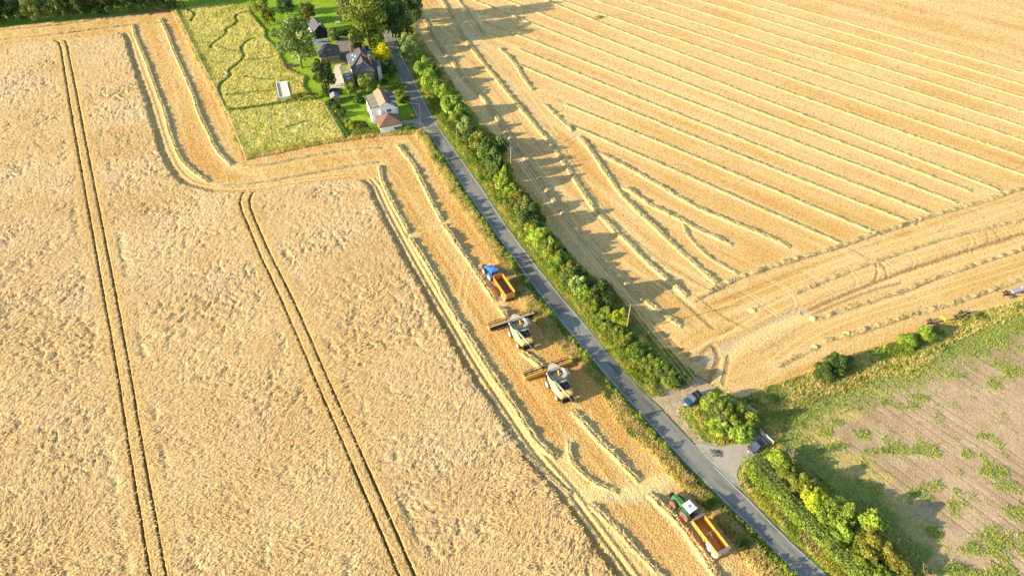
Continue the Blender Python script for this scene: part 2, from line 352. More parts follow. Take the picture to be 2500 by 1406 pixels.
for i_, an in enumerate((28, 58, 100)):
    an = R(an); a_ = qx*math.cos(an)+qy*math.sin(an); b_ = -qx*math.sin(an)+qy*math.cos(an)
    w_ = np.exp(9*(fbm(X*.055, Y*.055, 4+i_*3, 3)))*(1., 1.3, .8)[i_]; fil = fil+w_*(1-np.abs(2*fbm(a_*.42, b_*2.3, 5+i_, 3)-1)*2.2)
fil = fil/wsum
clus = sm(.40, .60, fbm(X*.16, Y*.16, 6, 4))
pk1 = sm(.53, .66, fbm(qx*.75+5, qy*.95, 1, 5))*clus; pk2 = sm(.56, .66, pkn)*sm(.35, .55, fbm(X*.25+40, Y*.25, 9, 3))
near = np.clip(.3/cell, .35, 1)
hw = ZW+.14*(fl-.5)*(.4+lod)+.10*(fil-.4)*lod+.06*(fine-.5)-(.26*pk1+.15*pk2)*lod+.13*(n3-.5)*near
edgeside = sm(2.2, 3.0, dt)*(1-sm(3.4, 5.0, dt))*sm(.50, .62, fbm(X*.10, Y*.10, 3, 3)); hw = hw-.2*edgeside*sm(.42, .6, fbm(qx*.6, qy*.6, 2, 3))
groove = np.minimum.reduce([dline(X, Y, t, 2) for t in gtram])
gwid = np.maximum(.24, .60*cell)*(.8+.4*fbm(X*.9, Y*.9, 2, 2))
hw = np.where(groove < gwid, .16+.2*(n3-.5), np.where(groove < gwid*1.9, np.maximum(hw, ZW)*.98, hw))
Zh[kw] = hw[kw]
wc = np.array([.60, .43, .215])*(1-.0)+0*n1[..., None]
tt = np.clip(.5+1.6*(n1-.5)+.6*(n2-.5), 0, 1)[..., None]
wc = np.array([.50, .335, .135])*(1-tt)+np.array([.62, .45, .225])*tt
pk = (lod*sm(.45, .7, fbm(X*.05, Y*.05, 15, 3)))[..., None]
wc = wc*(1-.35*pk)+np.array([.60, .45, .29])*.35*pk
ty = (1-sm(.6, 3., dt))[..., None]*.6
wc = wc*(1-ty)+np.array([.54, .355, .10])*ty
br = sm(.66, .80, fbm(X*.09, Y*.09, 14, 4))[..., None]*.45
wc = wc*(1-br)+np.array([.46, .27, .10])*br
wc = wc*(.88+.24*n3[..., None])
wc = np.where((groove < gwid)[..., None], np.array([.24, .15, .07]), wc)
C[kw] = wc[kw]
# ---- grass, soil
def grassy(k, cs, sc_, h, s):
    a = fbm(X[k]*sc_, Y[k]*sc_, s, 4); b = fbm(X[k]*sc_*4, Y[k]*sc_*4, s+3, 3)
    t = np.clip((.65*a+.35*b-.28)/.44, 0, .999)*(len(cs)-1); i = t.astype(int); f = (t-i)[:, None]; cs = np.array(cs)
    C[k] = (cs[i]*(1-f)+cs[np.minimum(i+1, len(cs)-1)]*f)*(.8+.4*n3[k][:, None])
    Zh[k] = h*(b-.3)+h*.8*(n3[k]-.5)*np.clip(.35/cell[k], .3, 1)
grassy(zone == Z_VERGE, [(.09, .13, .03), (.20, .19, .05), (.42, .30, .11)], .3, .2, 2)
grassy(zone == Z_BELT, [(.10, .16, .03), (.24, .27, .045), (.38, .31, .10)], .3, .2, 3)
grassy(zone == Z_MARGIN, [(.18, .24, .04), (.30, .31, .065), (.46, .37, .13)], .22, .25, 6)
km = zone == Z_MEADOW
grassy(km, [(.26, .26, .045), (.40, .36, .065), (.54, .45, .13), (.44, .38, .08), (.58, .47, .19)], .10, .5, 8)
for P, wd, dz, c in [(p, .85, -.3, (.085, .135, .022)) for p in PATHS]+[(p, .7, -.12, (.14, .17, .03)) for p in FAINT]:
    d = dline(X, Y, smooth(GV(P), 2), 3); f = (1-sm(wd*.5, wd, d))*km
    C[...] = C*(1-f[..., None])+np.array(c)*f[..., None]*(.85+.3*n3[..., None]); Zh += (dz*f).astype(np.float32)
kmead = km & (Y > 0)
Zh[kmead] = .12+Zh[kmead]*.6+.35
icourt = inpoly(X, Y, GV([(672, 204), (682, 248), (714, 241), (702, 201)])); Zh[icourt] = 0; Zh[icourt & (n3 < 2)] = 0
kl = zone == Z_LAWN
grassy(kl, [(.15, .27, .018), (.21, .33, .022), (.29, .37, .035)], .12, .03, 4)
grassy(zone == Z_GRAVEL, [(.19, .16, .125), (.24, .205, .16)], .5, .02, 5)
grassy(zone == Z_DIRT, [(.34, .27, .17), (.42, .33, .21), (.30, .25, .12)], .35, .06, 6)
kf = zone == Z_FALLOW
grassy(kf, [(.31, .215, .118), (.385, .275, .155), (.46, .34, .205)], .12, .05, 7)
fa = X*math.sin(R(142))+Y*math.cos(R(142)); fc = X*math.cos(R(142))-Y*math.sin(R(142))
fr = np.abs(((fc/1.9) % 1)-.5)*2; frow = sm(.80, .99, fr)*sm(.35, .55, fbm(fa*.08, fc*.5, 9, 3))
C[kf] = (C*(1-.22*frow[..., None]))[kf]; Zh[kf] -= (.07*frow)[kf]
WEEDS = [(1995, 1105, 40, 20), (2085, 1185, 50, 22), (2160, 1262, 55, 26), (2235, 1345, 60, 30), (2020, 1150, 40, 18), (2110, 1235, 40, 20), (2250, 1100, 60, 22), (2190, 1090, 40, 20), (2100, 1060, 26, 20), (2010, 1050, 30, 25), (2040, 1030, 30, 14), (2240, 970, 36, 18), (2230, 990, 20, 12), (2160, 980, 22, 10), (2330, 915, 40, 12), (2430, 830, 70, 40), (2390, 855, 40, 26), (2470, 900, 60, 30), (2340, 850, 36, 20), (2480, 800, 50, 30), (2270, 1190, 34, 22), (2240, 1205, 26, 14), (2265, 1215, 22, 10), (2330, 1195, 14, 12), (2430, 1150, 40, 26), (2360, 1110, 18, 12), (2460, 1190, 44, 24), (2400, 1065, 26, 10), (2450, 1320, 90, 60), (2380, 1340, 40, 22), (2480, 1250, 50, 40), (2340, 1390, 60, 26), (2180, 1100, 60, 10), (2220, 1225, 10, 10), (2430, 940, 24, 14), (2330, 1070, 10, 8), (2420, 1400, 100, 30), (2280, 1300, 26, 16), (2200, 1370, 40, 30), (2130, 1200, 40, 30), (1980, 1110, 40, 26), (2040, 1090, 40, 14)]
TANW = [(2060, 1150, 90, 50), (2140, 1230, 90, 50), (2000, 1080, 80, 40), (2230, 1330, 90, 50), (2330, 1400, 140, 30), (2080, 1120, 60, 16), (2140, 1170, 60, 18), (2190, 1220, 60, 18), (2240, 1280, 50, 16), (2060, 1010, 60, 22), (2150, 960, 50, 14), (1960, 1060, 40, 20), (2010, 1040, 50, 16)]
wm = np.zeros(X.shape, np.float32); tm = wm.copy()
def ell(px, py, a, b):
    c = G(px, py); s1 = a/ppm(py); s2 = (G(px, py-b)[1]-G(px, py+b)[1])/2
    return c, s1, s2
for L_, dst in ((WEEDS, wm), (TANW, tm)):
    for w in L_:
        c, s1, s2 = ell(*w); r2 = ((wx-c[0])/s1)**2+((wy-c[1])/s2)**2
        np.maximum(dst, 1-r2, out=dst)
wn = fbm(X*.45, Y*.45, 4, 4)
wmask = sm(.40, .86, wm*.55+wn-.18+.25*(n3-.5))*(wm > -.2)*(kf); tmask = sm(.3, .6, tm*.6+wn-.2)*(tm > 0)*kf
dfe = np.minimum(dline(X, Y, GV(FALLOW[:14]), 9), dline(X, Y, GV(FALLOW[-9:]), 9)); wmask = np.maximum(wmask, kf*(1-sm(1.0, 6.5, dfe+7*(wn-.5)))*.95)
wmask = np.maximum(wmask, kf*sm(.70, .78, wn+.25*(n1-.5))*.6)
C[...] = C*(1-.8*tmask[..., None])+np.array([.44, .35, .11])*.8*tmask[..., None]*(.8+.4*n3[..., None])
C[...] = C*(1-.85*wmask[..., None])+np.array([.21, .26, .05])*.85*wmask[..., None]*(.7+.6*n3[..., None])
Zh += (.12*wmask*n3*(~iroad)+.06*tmask*n3*(~iroad)).astype(np.float32)
Zh[iroad] = 0
# ---- wheel tracks and chaff on the stubble: (line, half width, colour, strength, dz)
PALE = (.67, .49, .20); DK = (.33, .21, .09); OR = (.53, .30, .07)
def tr(*p): return p
TRK = []
edge1 = smooth(GV([(296, 79), (305, 97), (323, 164), (348, 230), (366, 294), (384, 358), (401, 397), (419, 426), (444, 448), (480, 460), (512, 466), (560, 469), (631, 466), (732, 448), (854, 436)], ZW), 2)
edge2 = smooth(GV([(883, 442), (898, 458), (912, 494), (948, 566), (991, 646), (1038, 732), (1081, 804), (1134, 900), (1206, 1008), (1278, 1120), (1357, 1210), (1440, 1325), (1498, 1404), (1600, 1560)], ZW), 2)
MTRK = [(edge1, o, w_, c_, s_, dz) for o, w_, c_, s_, dz in ((1.5, .35, DK, .5, -.10), (2.4, .5, PALE, .8, .08), (3.2, .3, DK, .5, -.10), (3.9, .5, PALE, .6, .05))]+[(edge2, o, w_, c_, s_, dz) for o, w_, c_, s_, dz in ((1.2, .35, DK, .5, -.12), (2.0, .5, PALE, .9, .14), (2.8, .3, DK, .6, -.14), (3.5, .5, PALE, .9, .14), (4.3, .3, DK, .4, -.10), (5.0, .4, PALE, .6, .05), (9.2, .35, DK, .3, -.06), (10.4, .5, PALE, .4, .03), (12.6, .4, OR, .5, 0), (14.2, .35, DK, .35, -.06), (16., .5, PALE, .4, .03))]
for (P, o, w_, c, s, dz) in MTRK:
    T = np.gradient(P, axis=0); T /= np.hypot(*T.T)[:, None]; Pn = P+np.c_[-T[:, 1], T[:, 0]]*o
    d = dline(X, Y, Pn, 3); wv = np.maximum(w_, cell*.55); f = (1-sm(wv*.3, wv*1.1, d+(n3-.5)*.3))*s*(zone <= 1)
    C[...] = C*(1-f[..., None])+np.array(c)*f[..., None]*(.82+.36*n3[..., None]); Zh += (dz*f).astype(np.float32)
for i_, x_ in enumerate((1790, 1860, 1935, 2010, 2085, 2150, 2235, 2290, 2360, 2430)):
    y_ = 735-(x_-1690)*.343
    for o_, c_, s_ in ((0, DK, .3), (7, PALE, .6), (15, DK, .25), (21, PALE, .5)):
        TRK.append(([(x_+o_, y_+o_*.2), (x_+52+o_, y_+30+o_*.1), (x_+82+o_, y_+58), (x_+(70 if i_ % 2 else 120)+o_, y_+86)], .32, c_, s_, -.04 if c_ is DK else .02))
for i_, d_ in enumerate((16, 27, 44, 58, 66, 84, 98, 112, 126, 140, 160, 176)):
    TRK.append(([(1730+d_*.9, 724+d_), (2000, 622+d_*1.04), (2280, 528+d_*1.08), (2520, 452+d_*1.1)], .3, PALE if i_ % 3 else DK, .55 if i_ % 3 else .35, .02 if i_ % 3 else -.05))
for i_, d_ in enumerate((14, 30, 46, -14)):
    TRK.append(([(1052+d_, 77), (1126+d_*1.1, 181), (1254+d_*1.3, 354), (1407+d_*1.6, 566), (1533+d_*1.9, 700), (1666+d_*2, 800)], .3, PALE if i_ % 2 else DK, .45, 0))
TRK += [([(1140, 640), (1122, 700), (1117, 740), (1120, 790)], .3, PALE, .7, 0), ([(1158, 640), (1140, 700), (1134, 740), (1134, 790)], .3, PALE, .7, 0),
        ([(1000, 565), (1030, 555), (1080, 552)], .3, PALE, .7, 0), ([(1010, 580), (1040, 562), (1085, 558)], .3, PALE, .5, 0),
        ([(1302, 300), (1340, 320), (1360, 352), (1430, 470), (1500, 560), (1600, 640), (1700, 700)], .4, PALE, .8, .02), ([(1320, 296), (1340, 312), (1375, 352), (1445, 470), (1520, 560), (1620, 640), (1730, 705)], .35, DK, .5, -.05),
        ([(1215, 130), (1300, 240), (1360, 330)], .4, PALE, .7, 0), ([(1190, 130), (1300, 262), (1330, 300)], .4, PALE, .6, 0),
        ([(1130, 60), (1180, 120), (1260, 220), (1330, 300)], .7, (.52, .42, .25), .6, 0),
        ([(1960, 765), (2040, 728), (2140, 688), (2230, 655), (2320, 626), (2420, 594), (2500, 569)], .6, DK, .8, -.10), ([(1985, 768), (2060, 735), (2140, 705), (2200, 690)], .5, DK, .7, -.08),
        ([(1720, 880), (1800, 840), (1900, 790), (1960, 765)], 2.2, (.50, .38, .22), .7, -.05), ([(1745, 945), (1770, 890), (1800, 850), (1850, 815), (1960, 775)], 1.6, PALE, .7, 0),
        ([(1728, 935), (1748, 895), (1755, 868), (1742, 845)], .7, DK, .7, -.1), ([(1765, 935), (1776, 890), (1778, 870)], .6, DK, .6, -.1), ([(1700, 880), (1718, 860), (1745, 830), (1790, 800)], .5, DK, .5, -.08),
        ([(1690, 860), (1740, 830), (1800, 805), (1850, 770)], .5, PALE, .7, .03), ([(1650, 850), (1720, 800), (1800, 770)], .5, OR, .5, -.05),
        ([(2138, 640), (2143, 665), (2136, 685)], .35, DK, .7, -.08), ([(2150, 640), (2162, 660), (2166, 675)], .35, DK, .5, -.08),
        ([(2400, 555), (2415, 580), (2408, 600)], .35, DK, .5, -.05), ([(2420, 555), (2445, 590)], .35, DK, .5, -.05),
        ([(2060, 598), (2110, 625), (2160, 650)], .5, DK, .5, -.05), ([(2050, 610), (2100, 635), (2150, 660)], .5, PALE, .6, .03), ([(1920, 535), (1980, 560), (2050, 600)], .3, DK, .3, 0),
        ([(1560, 760), (1640, 830), (1690, 880)], .5, DK, .4, -.05), ([(1600, 780), (1660, 845)], .5, PALE, .5, 0),
        ([(1620, 690), (1680, 745), (1740, 800)], .6, DK, .6, -.08), ([(1700, 720), (1760, 770), (1820, 800)], .5, DK, .5, -.05), ([(1680, 735), (1745, 790)], .5, PALE, .6, 0),
        ([(1520, 640), (1600, 690), (1650, 720), (1710, 745)], .6, PALE, .6, 0), ([(1640, 640), (1700, 672), (1745, 700)], .8, PALE, .7, 0),
        ([(1385, 1080), (1380, 1120), (1400, 1170), (1450, 1200), (1530, 1215)], .5, PALE, .8, 0), ([(1440, 1000), (1445, 1030), (1460, 1060)], .3, PALE, .6, 0),
        ([(1450, 1200), (1540, 1210), (1600, 1180), (1660, 1160)], 1.8, PALE, .9, .02), ([(1480, 1218), (1560, 1225), (1620, 1195), (1668, 1172)], .8, (.5, .38, .2), .6, 0),
        ([(1350, 1110), (1400, 1170), (1450, 1225), (1520, 1300)], .8, PALE, .7, 0), ([(560, 408), (600, 425), (640, 422)], 1.5, PALE, .4, 0),
        ([(1345, 320), (1350, 345), (1372, 372)], .4, PALE, .8, 0), ([(1362, 240), (1376, 252), (1378, 268), (1362, 275)], .35, DK, .5, -.05), ([(1255, 300), (1290, 285)], .3, DK, .5, -.05),
        ([(1382, 345), (1400, 334), (1425, 336), (1440, 345)], .35, DK, .5, -.05), ([(1395, 352), (1412, 340), (1430, 345)], .35, DK, .5, -.05),
        ([(1400, 20), (1440, 30), (1480, 42), (1520, 60)], 1.2, PALE, .5, 0), ([(1540, 22), (1572, 35), (1580, 55), (1550, 75), (1530, 80)], .35, DK, .4, 0), ([(1560, 42), (1568, 55), (1556, 62)], .35, DK, .4, 0), ([(1335, 25), (1345, 42), (1360, 50)], .35, DK, .3, 0),
        ([(1660, 1150), (1630, 1130), (1608, 1122)], 1.6, PALE, .7, 0)]
for (P, w_, c, s, dz) in TRK:
    d = dline(X, Y, smooth(GV(P), 2), 4); wv = np.maximum(w_, cell*.55)
    f = np.minimum(1, (1-sm(wv*.4, wv*1.2, d+(n3-.5)*wv*.5))*s*1.3)*(zone <= 1); dz = dz*1.6
    C[...] = C*(1-f[..., None])+np.array(c)*f[..., None]*(.82+.36*n3[..., None]); Zh += (dz*f).astype(np.float32)
# faint straight wheel lines between the rows on the right
for (a, b) in (((1640, 390), (2250, 600)), ((1780, 255), (2420, 480)), ((1600, 245), (2400, 515)), ((1606, 235), (2406, 506)), ((1450, 270), (1700, 370)), ((1500, 130), (1900, 250))):
    d = dline(X, Y, GV([a, b]), 3); f = (1-sm(.15, np.maximum(.5, cell*.6), d))*.35*(zone == 1)
    C[...] = C*(1-f[..., None])+np.array(PALE)*f[..., None]
LG = 'straw rows in the left strip'; RG = 'curving straw rows beside the hedge'; PG = 'parallel straw rows across the right field'; BG = 'straw rows along the lower headland'
WL = [([(325, 62), (333, 100), (356, 146), (370, 189), (392, 246), (411, 303), (424, 354), (444, 394), (466, 419), (512, 446)], 2.0, .6, .2, 'straw row bending round the wheat corner, closest to the standing wheat left of the meadow'),
      ([(392, 46), (410, 84), (430, 138), (451, 184), (470, 230), (492, 289), (516, 340), (534, 376), (566, 405)], 2.0, .65, .2, 'straw row running down beside the meadow fence'),
      ([(530, 455), (624, 450), (732, 428), (810, 415), (876, 404), (926, 396)], 1.5, .38, .25, 'low straw row along the short headland beside the standing wheat'),
      ([(581, 407), (628, 407), (680, 398), (732, 386), (840, 368), (930, 363)], 1.6, .42, .3, 'low straw row along the short headland below the meadow'),
      ([(-20, 78), (102, 67), (205, 54), (320, 42), (371, 37)], 1.5, .5, .3, 'straw row nearest the dark trees at the top left'),
      ([(-20, 100), (128, 87), (230, 72), (333, 61), (397, 57)], 1.5, .5, .3, 'straw row between the far wheat edge and the row nearest the trees'),
      ([(926, 404), (933, 440), (944, 469), (984, 545), (1000, 572)], 1.8, .6, .2, 'short upper straw row beside the wheat, ending at the turning tracks'),
      ([(1002, 580), (1012, 596), (1044, 651), (1087, 723), (1130, 803), (1188, 896), (1264, 1004), (1314, 1084), (1362, 1118)], 2.2, .65, .18, 'long straw row between the standing wheat and the two harvesters'),
      ([(972, 352), (988, 380), (1006, 397), (1038, 462), (1081, 543)], 2.0, .65, .3, 'straw row coming down from the hedge corner towards the road verge'),
      ([(1084, 548), (1096, 566), (1124, 610), (1150, 646), (1166, 669), (1188, 702), (1209, 738)], 2.1, .7, .55, 'lumpy straw row passing beside the blue tractor'),
      ([(1215, 745), (1226, 758), (1240, 776)], 1.9, .75, .7, 'short heaped straw row just ahead of the upper harvester'),
      ([(1274, 858), (1300, 878), (1330, 902)], 2.2, .6, .2, 'short straw row between the two harvesters'),
      ([(1398, 1000), (1420, 1030), (1458, 1069), (1512, 1123), (1562, 1178)], 2.0, .6, .25, 'straw row trailing behind the lower harvester'),
      ([(1584, 1204), (1606, 1224), (1649, 1267), (1692, 1322), (1746, 1404), (1800, 1490)], 2.2, .65, .2, 'straw row beside the green tractor and its trailer'),
      ([(1389, 1076), (1393, 1125), (1422, 1163), (1458, 1186), (1515, 1203)], 1.5, .45, .35, 'hooked straw row curving across the turning area'),
      ([(1220, 1020), (1270, 1095), (1330, 1155), (1400, 1215)], 1.4, .3, .35, 'thin flattened straw row hugging the wheat edge near the turning area'),
      ([(1440, 1228), (1512, 1299), (1560, 1352), (1610, 1404), (1690, 1490)], 1.8, .5, .3, 'straw row beside the wheat at the bottom edge')]
WR = [([(1005, -10), (1016, 18), (1031, 36), (1052, 77), (1084, 127), (1126, 181), (1179, 243), (1222, 302), (1254, 354), (1290, 395), (1313, 433), (1342, 476), (1407, 566), (1464, 635), (1533, 700), (1590, 746), (1666, 800)], 2.0, .55, .2, 'long straw row nearest the roadside hedge'),
      ([(1072, -10), (1087, 15), (1114, 59), (1143, 109), (1173, 148), (1226, 213), (1286, 284), (1345, 352), (1403, 437), (1446, 505), (1482, 545), (1551, 610), (1612, 671), (1680, 725)], 2.0, .6, .2, 'long straw row, second out from the roadside hedge'),
      ([(1105, -20), (1117, 0), (1161, 56), (1182, 90)], 1.8, .45, .3, 'short far straw row near the top of the hedge shadows'),
      ([(1218, 118), (1256, 154), (1286, 204), (1302, 222)], 2.0, .6, .4, 'broken straw row above the far turning tracks'),
      ([(1330, 255), (1352, 277), (1380, 302), (1400, 322)], 2.0, .55, .5, 'broken lumpy straw row between two sets of turning tracks'),
      ([(1412, 332), (1432, 355), (1461, 396), (1504, 462), (1540, 502), (1612, 570), (1684, 635), (1752, 694)], 2.1, .6, .3, 'straw row, third out from the roadside hedge, meeting the headland row'),
      ([(1461, 374), (1497, 392), (1533, 410), (1612, 455), (1684, 502), (1792, 547), (1863, 572), (1930, 606)], 2.0, .5, .25, 'bent straw row fading out before the headland'),
      ([(1516, 458), (1545, 470), (1576, 494), (1625, 522), (1659, 536), (1702, 559), (1745, 580), (1790, 600)], 2.1, .55, .45, 'straw row ending in a blunt heap in mid field'),
      ([(1668, 545), (1677, 572), (1695, 595), (1738, 635), (1803, 671)], 1.3, .32, .4, 'thin straw spur curving off the blunt-ended row')]
# parallel rows: spacing taken from the header width, direction constant
ax = Vector((math.sin(R(132)), math.cos(R(132)))); nrm = Vector((ax.y, -ax.x))
def online(x, y): g = Vector(G(x, y)); return g
ROWS = [((1383, 303), (1600, 396), (2061, 600)), ((1374, 255), (1600, 344), (2151, 576)), ((1262, 158), (1600, 299), (2236, 551)), ((1262, 120), (1600, 259), (2284, 528)), ((1176, 52), (1600, 219), (2338, 497)), ((1140, -5), (1600, 179), (2374, 470)), ((1200, -12), (1600, 144), (2445, 468)), ((1300, -12), (1600, 113), (2620, 470))]
WB = [([(1690, 735), (1773, 690), (1850, 662), (1924, 638), (2032, 609), (2140, 569), (2284, 526), (2428, 483), (2520, 453)], 1.8, .55, .5, 'straw row closing off the ends of the parallel rows'),
      ([(1928, 720), (2010, 688), (2104, 650), (2200, 616), (2284, 588), (2500, 535), (2560, 520)], 1.5, .32, .5, 'flattened straw row, second on the lower headland'),
      ([(1996, 780), (2060, 756), (2140, 731), (2240, 697), (2320, 666), (2500, 606), (2560, 585)], 1.5, .38, .7, 'patchy straw row in the middle of the lower headland'),
      ([(2007, 834), (2068, 818), (2140, 796), (2212, 774), (2290, 750), (2356, 731), (2500, 678), (2570, 650)], 1.7, .42, .6, 'tufted straw row passing above the parked header trailers'),
      ([(1895, 895), (1950, 868), (1996, 846)], 1.4, .35, .6, 'short straw row near the lower hedge bank')]
def inv(p):
    zc_ = p[1]*CT+H*ST; yc = p[1]*ST-H*CT
    return (CX+F*p[0]/zc_, CY-F*yc/zc_)
FAR = []
for y0 in (80, 50, 24, -4, -30, -54, -76):
    a = Vector(G(1600, y0)); p0 = a+ax*((297-a.y)/ax.y); p1 = a+ax*230.
    FAR.append([inv(p0), inv((p0+p1)/2), inv(p1)])
# chaff scattered beside every row
for P, w_, s_ in [(r_[0], 1.9, .55) for r_ in WL]+[(r_[0], 2.0, .5) for r_ in WR]+[(list(r_), 2.1, .6) for r_ in ROWS]+[(r_, 2.1, .6) for r_ in FAR]+[(r_[0], 1.8, .5) for r_ in WB]:
    d = dline(X, Y, smooth(GV(P), 2), 5); f = np.exp(-(d/w_)**2)*s_*(zone <= 1)*(.6+.8*n3)
    C[...] = C*(1-f[..., None])+np.array([.68, .51, .22])*f[..., None]
# ---- split the grid by zone into separate surfaces
zc = np.maximum.reduce([zone[:-1, :-1]*(zone[:-1, :-1] == Z_WHEAT), zone[1:, :-1]*(zone[1:, :-1] == Z_WHEAT), zone[:-1, 1:]*(zone[:-1, 1:] == Z_WHEAT), zone[1:, 1:]*(zone[1:, 1:] == Z_WHEAT)])
zc = np.where(zc == Z_WHEAT, Z_WHEAT, zone[:-1, :-1])
idx = np.arange(NX*NY, dtype=np.int32).reshape(NY, NX)
quads = np.stack([idx[:-1, :-1], idx[:-1, 1:], idx[1:, 1:], idx[1:, :-1]], -1)
V = np.stack([X, Y, Zh], -1).reshape(-1, 3); CC = np.clip(C.reshape(-1, 3), .005, .9)
def zone_mesh(name, zid, m):
    q = quads[zc == zid]
    u, inv = np.unique(q.ravel(), return_inverse=True)
    return link(name, mesh_np(name, V[u], inv.reshape(-1, 4), CC[u], sh=(zid != Z_WHEAT)), M[m])
for name, zid, m in (('field', 0, 'field'), ('field', 1, 'field'), ('road_verge', Z_VERGE, 'soil'), ('ground', Z_BELT, 'soil'), ('field_margin', Z_MARGIN, 'soil'),
                     ('fallow_field', Z_FALLOW, 'soil'), ('meadow', Z_MEADOW, 'soil'), ('lawn', Z_LAWN, 'soil'), ('driveway', Z_GRAVEL, 'soil'), ('track', Z_DIRT, 'soil')):
    tag(zone_mesh(name, zid, m), kind='structure')
wheat_o = tag(zone_mesh('standing_wheat', Z_WHEAT, 'wheat'), 'ripe standing wheat left of the straw rows, cut by two pairs of dark tramlines', 'wheat crop', kind='stuff')
b = MB(); b.poly([(-4000, -3000, -.6), (4000, -3000, -.6), (4000, 4000, -.6), (-4000, 4000, -.6)])
tag(b.build('terrain', mat('far_land', (.30, .25, .10), .9, noise=.4, nscale=.02)), kind='structure')
# ================================================================== ROAD
def ribbon(name, A, B, z, m, n=240, col=None, nw=1, kind='structure'):
    A = resample(A, n=n); B = resample(B, n=n)
    t = np.linspace(0, 1, nw+1)
    P = A[:, None, :]*(1-t)[None, :, None]+B[:, None, :]*t[None, :, None]
    z_ = np.full(P.shape[:2], z)
    Vv = np.dstack([P, z_]).reshape(-1, 3); id_ = np.arange(n*(nw+1)).reshape(n, nw+1)
    q = np.stack([id_[:-1, :-1], id_[:-1, 1:], id_[1:, 1:], id_[1:, :-1]], -1).reshape(-1, 4)
    cc = None
    if col is not None:
        a = fbm(Vv[:, 0]*.15, Vv[:, 1]*.15, 3, 4); s_ = np.tile(t, n); e = np.abs(s_-.5)*2
        lng = np.repeat(np.linspace(0, 1, n), nw+1)
        wheel = np.exp(-((e-.5)/.16)**2)
        cc = np.array(col)[None]*(.82+.36*a[:, None]-.10*wheel[:, None]+.10*sm(.85, 1., e)[:, None])
        pt = sm(.60, .68, fbm(Vv[:, 0]*.12, Vv[:, 1]*.12, 8, 3))[:, None]; cc = cc*(1-.34*pt); du_ = sm(.46, .60, fbm(Vv[:, 0]*.09, Vv[:, 1]*.09, 12, 4))[:, None]*sm(.35, .95, e)[:, None]; cc = cc*(1-.45*du_)+np.array([.24, .20, .13])*.45*du_
        cr = sm(.78, .80, vn(s_*6, lng*90, 5))[:, None]; cc = cc*(1-.25*cr)
    return tag(link(name, mesh_np(name, Vv, q, cc), M[m]), kind=kind)
rl = smooth(GV(ROAD_L), 2); rr = smooth(GV(ROAD_R), 2)
RL = resample(rl, n=400); RR = resample(rr, n=400)
dv = RR-RL; wdt = np.hypot(*dv.T)[:, None]; dv = dv/wdt
wob = lambda sd: (fbm(RL[:, 0]*.9, RL[:, 1]*.9, sd, 3)-.5)[:, None]*.55
ribbon('road', RL-dv*(.12+wob(2)), RR+dv*(.12+wob(6)), .10, 'asphalt', 400, (.215, .212, .178), 18)
ribbon('road_marking', RL+dv*.22, RL+dv*.36, .106, 'paint', 400)
k0 = int(400*.70)
ribbon('road_marking', (RR-dv*.34)[:k0], (RR-dv*.20)[:k0], .106, 'paint', 300)
k1 = int(400*.86)
ribbon('road_marking', (RR-dv*.34)[k1:], (RR-dv*.20)[k1:], .106, 'paint', 80)
b = MB(); b.poly([(x, y, .095) for x, y in GV(APRON)][::-1]); tag(b.build('pavement', M['concrete']), kind='structure')
